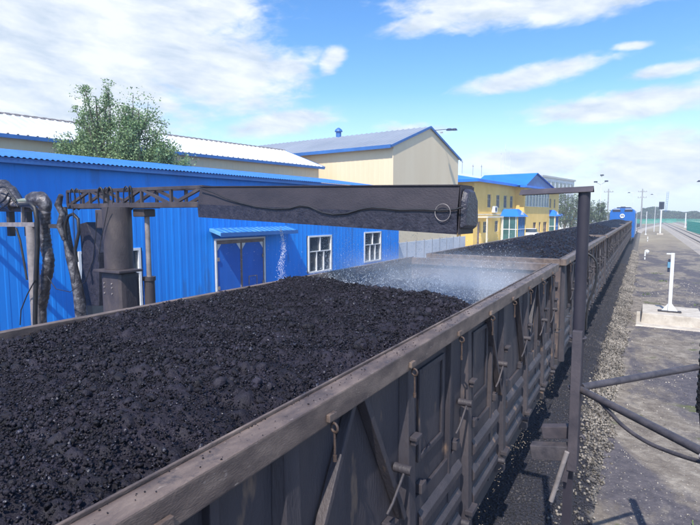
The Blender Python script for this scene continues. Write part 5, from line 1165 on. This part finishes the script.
b = MB(); b.bar((.7, .3, zz(.4)), (.9, .3, zz(4.8)), .05, up=(0, 1, 0)); b.bar((1.0, .3, zz(.4)), (1.2, .3, zz(4.8)), .05, up=(0, 1, 0))
for k in range(10): b.bar((.72 + k * .02, .3, zz(.6 + k * .42)), (1.0 + k * .02, .3, zz(.6 + k * .42)), .04)
b.build('ladder', M['blue_trim'], si)
b = MB(); b.box(-.6, .6, -.6, .6, 0, .35); b.build('footing', M['concrete'], si)
wpl = [(-1.35, 126.7, .4, .07, 'white post beside the green fence, nearest the locomotive'), (0.55, 127.8, .5, .07, 'white post between the locomotive and the railway signal'),
       (9.6, 105.0, -.35, .10, 'white post by the crossing tracks, left of the teal mesh'), (12.0, 200, .3, .16, 'distant white post right of the railway signal')]
for x, y, z, r_, lab in wpl:
    o = empty('white_post', (x, y, G)); tag(o, lab, 'post', 'white posts among the far tracks')
    b = MB(); b.tube([(0, 0, 0), (0, 0, zz(z))], r_, 8); b.build('pole', M['white'], o)
    b = MB(); b.tube([(0, 0, 0), (0, 0, .25)], r_ * 2.6, 10); b.build('footing', M['white'], o)
for x, y, hgt, sph, lab in ((0.50, 67, .45, 1, 'squat white marker with a round head beside the ballast'), (0.30, 58.5, .75, 0, 'slim white marker post beside the ballast, nearest the camera'), (0.75, 97, .8, 0, 'farthest slim white marker post beside the ballast')):
    o = empty('marker_post', (x, y, G)); tag(o, lab, 'marker', 'white markers along the ballast')
    if sph: b = MB(); b.tube([(0, 0, 0), (0, 0, hgt * .4), (0, 0, hgt * .7), (0, 0, hgt)], .2, 12, rr=[.12, .24, .26, .12]); b.build('round_head', M['white'], o)
    else:
        b = MB(); b.box(-.06, .06, -.05, .05, 0, hgt); b.build('stake', M['white'], o, bevel=0.01)
        b = MB(); b.box(-.062, .062, -.052, .052, hgt * .3, hgt * .42); b.build('band', M['loco_dark'], o)
def mesh_fence(A, Bp, h, label, panels):
    A = Vector((*A, G)); Bp = Vector((*Bp, G)); o = empty('mesh_fence', A); tag(o, label, 'fence'); d = Bp - A
    for k in range(panels):
        a = d * (k / panels); c = d * ((k + 1) / panels); b = MB(); L_ = (c - a).length; n_ = max(6, int(L_ / .28))
        for j in range(n_ + 1): p = a.lerp(c, j / n_); b.bar(p + Vector((0, 0, .1)), p + Vector((0, 0, h)), .055)
        for j in range(7): z = .12 + (h - .15) * j / 6; b.bar(a + Vector((0, 0, z)), c + Vector((0, 0, z)), .06)
        b.build('mesh_panel', M['green_mesh'], o)
        b = MB(); b.bar(a, a + Vector((0, 0, h + .15)), .09); b.build('fence_post', M['green_mesh'], o)
mesh_fence((10.3, 165), (11.3, 122), 2.6, 'teal mesh fence between the side tracks at the right edge', 12)
mesh_fence((-6, 250), (14, 300), 2.2, 'green mesh fence far off beyond the locomotive', 10)
mesh_fence((14, 300), (60, 330), 2.0, 'green mesh fence at the foot of the far wood', 12)
# weeds on the yard
b = MB()
for (x, y, n_) in ((1.25, 8.8, 14), (1.5, 11.0, 14), (1.1, 45, 60), (1.3, 40, 60), (0.35, 33, 30), (2.6, 30, 40)):
    for k in range(n_):
        p = Vector((x + random.gauss(0, .22), y + random.gauss(0, .3), G)); a = random.random() * 6.28; l_ = random.uniform(.03, .11); w_ = Vector((math.cos(a), math.sin(a), 0)) * .012; tip = p + Vector((math.cos(a + 1.3) * l_ * .6, math.sin(a + 1.3) * l_ * .6, l_))
        b.add([p - w_, p + w_, tip + w_ * .6, tip - w_ * .6], [(0, 1, 2, 3)])
tag(b.build('weeds', M['weed']), 'sparse green weeds on the dusty yard right of the ballast', 'weeds', kind='stuff')

# ------------------------------------------------------------------ the hazy summer air
hm = bpy.data.materials.new('haze_air'); hm.use_nodes = True; nt = hm.node_tree; nt.nodes.clear()
vo = nt.nodes.new('ShaderNodeVolumePrincipled'); out = nt.nodes.new('ShaderNodeOutputMaterial'); nt.links.new(vo.outputs[0], out.inputs['Volume'])
vo.inputs['Color'].default_value = (0.80, 0.90, 1.0, 1); vo.inputs['Density'].default_value = HAZE
b = MB(); b.box(-120, 260, -60, 700, G - 1, 16); tag(b.build('haze', hm), 'thin pale haze over the whole yard', 'haze', kind='stuff')
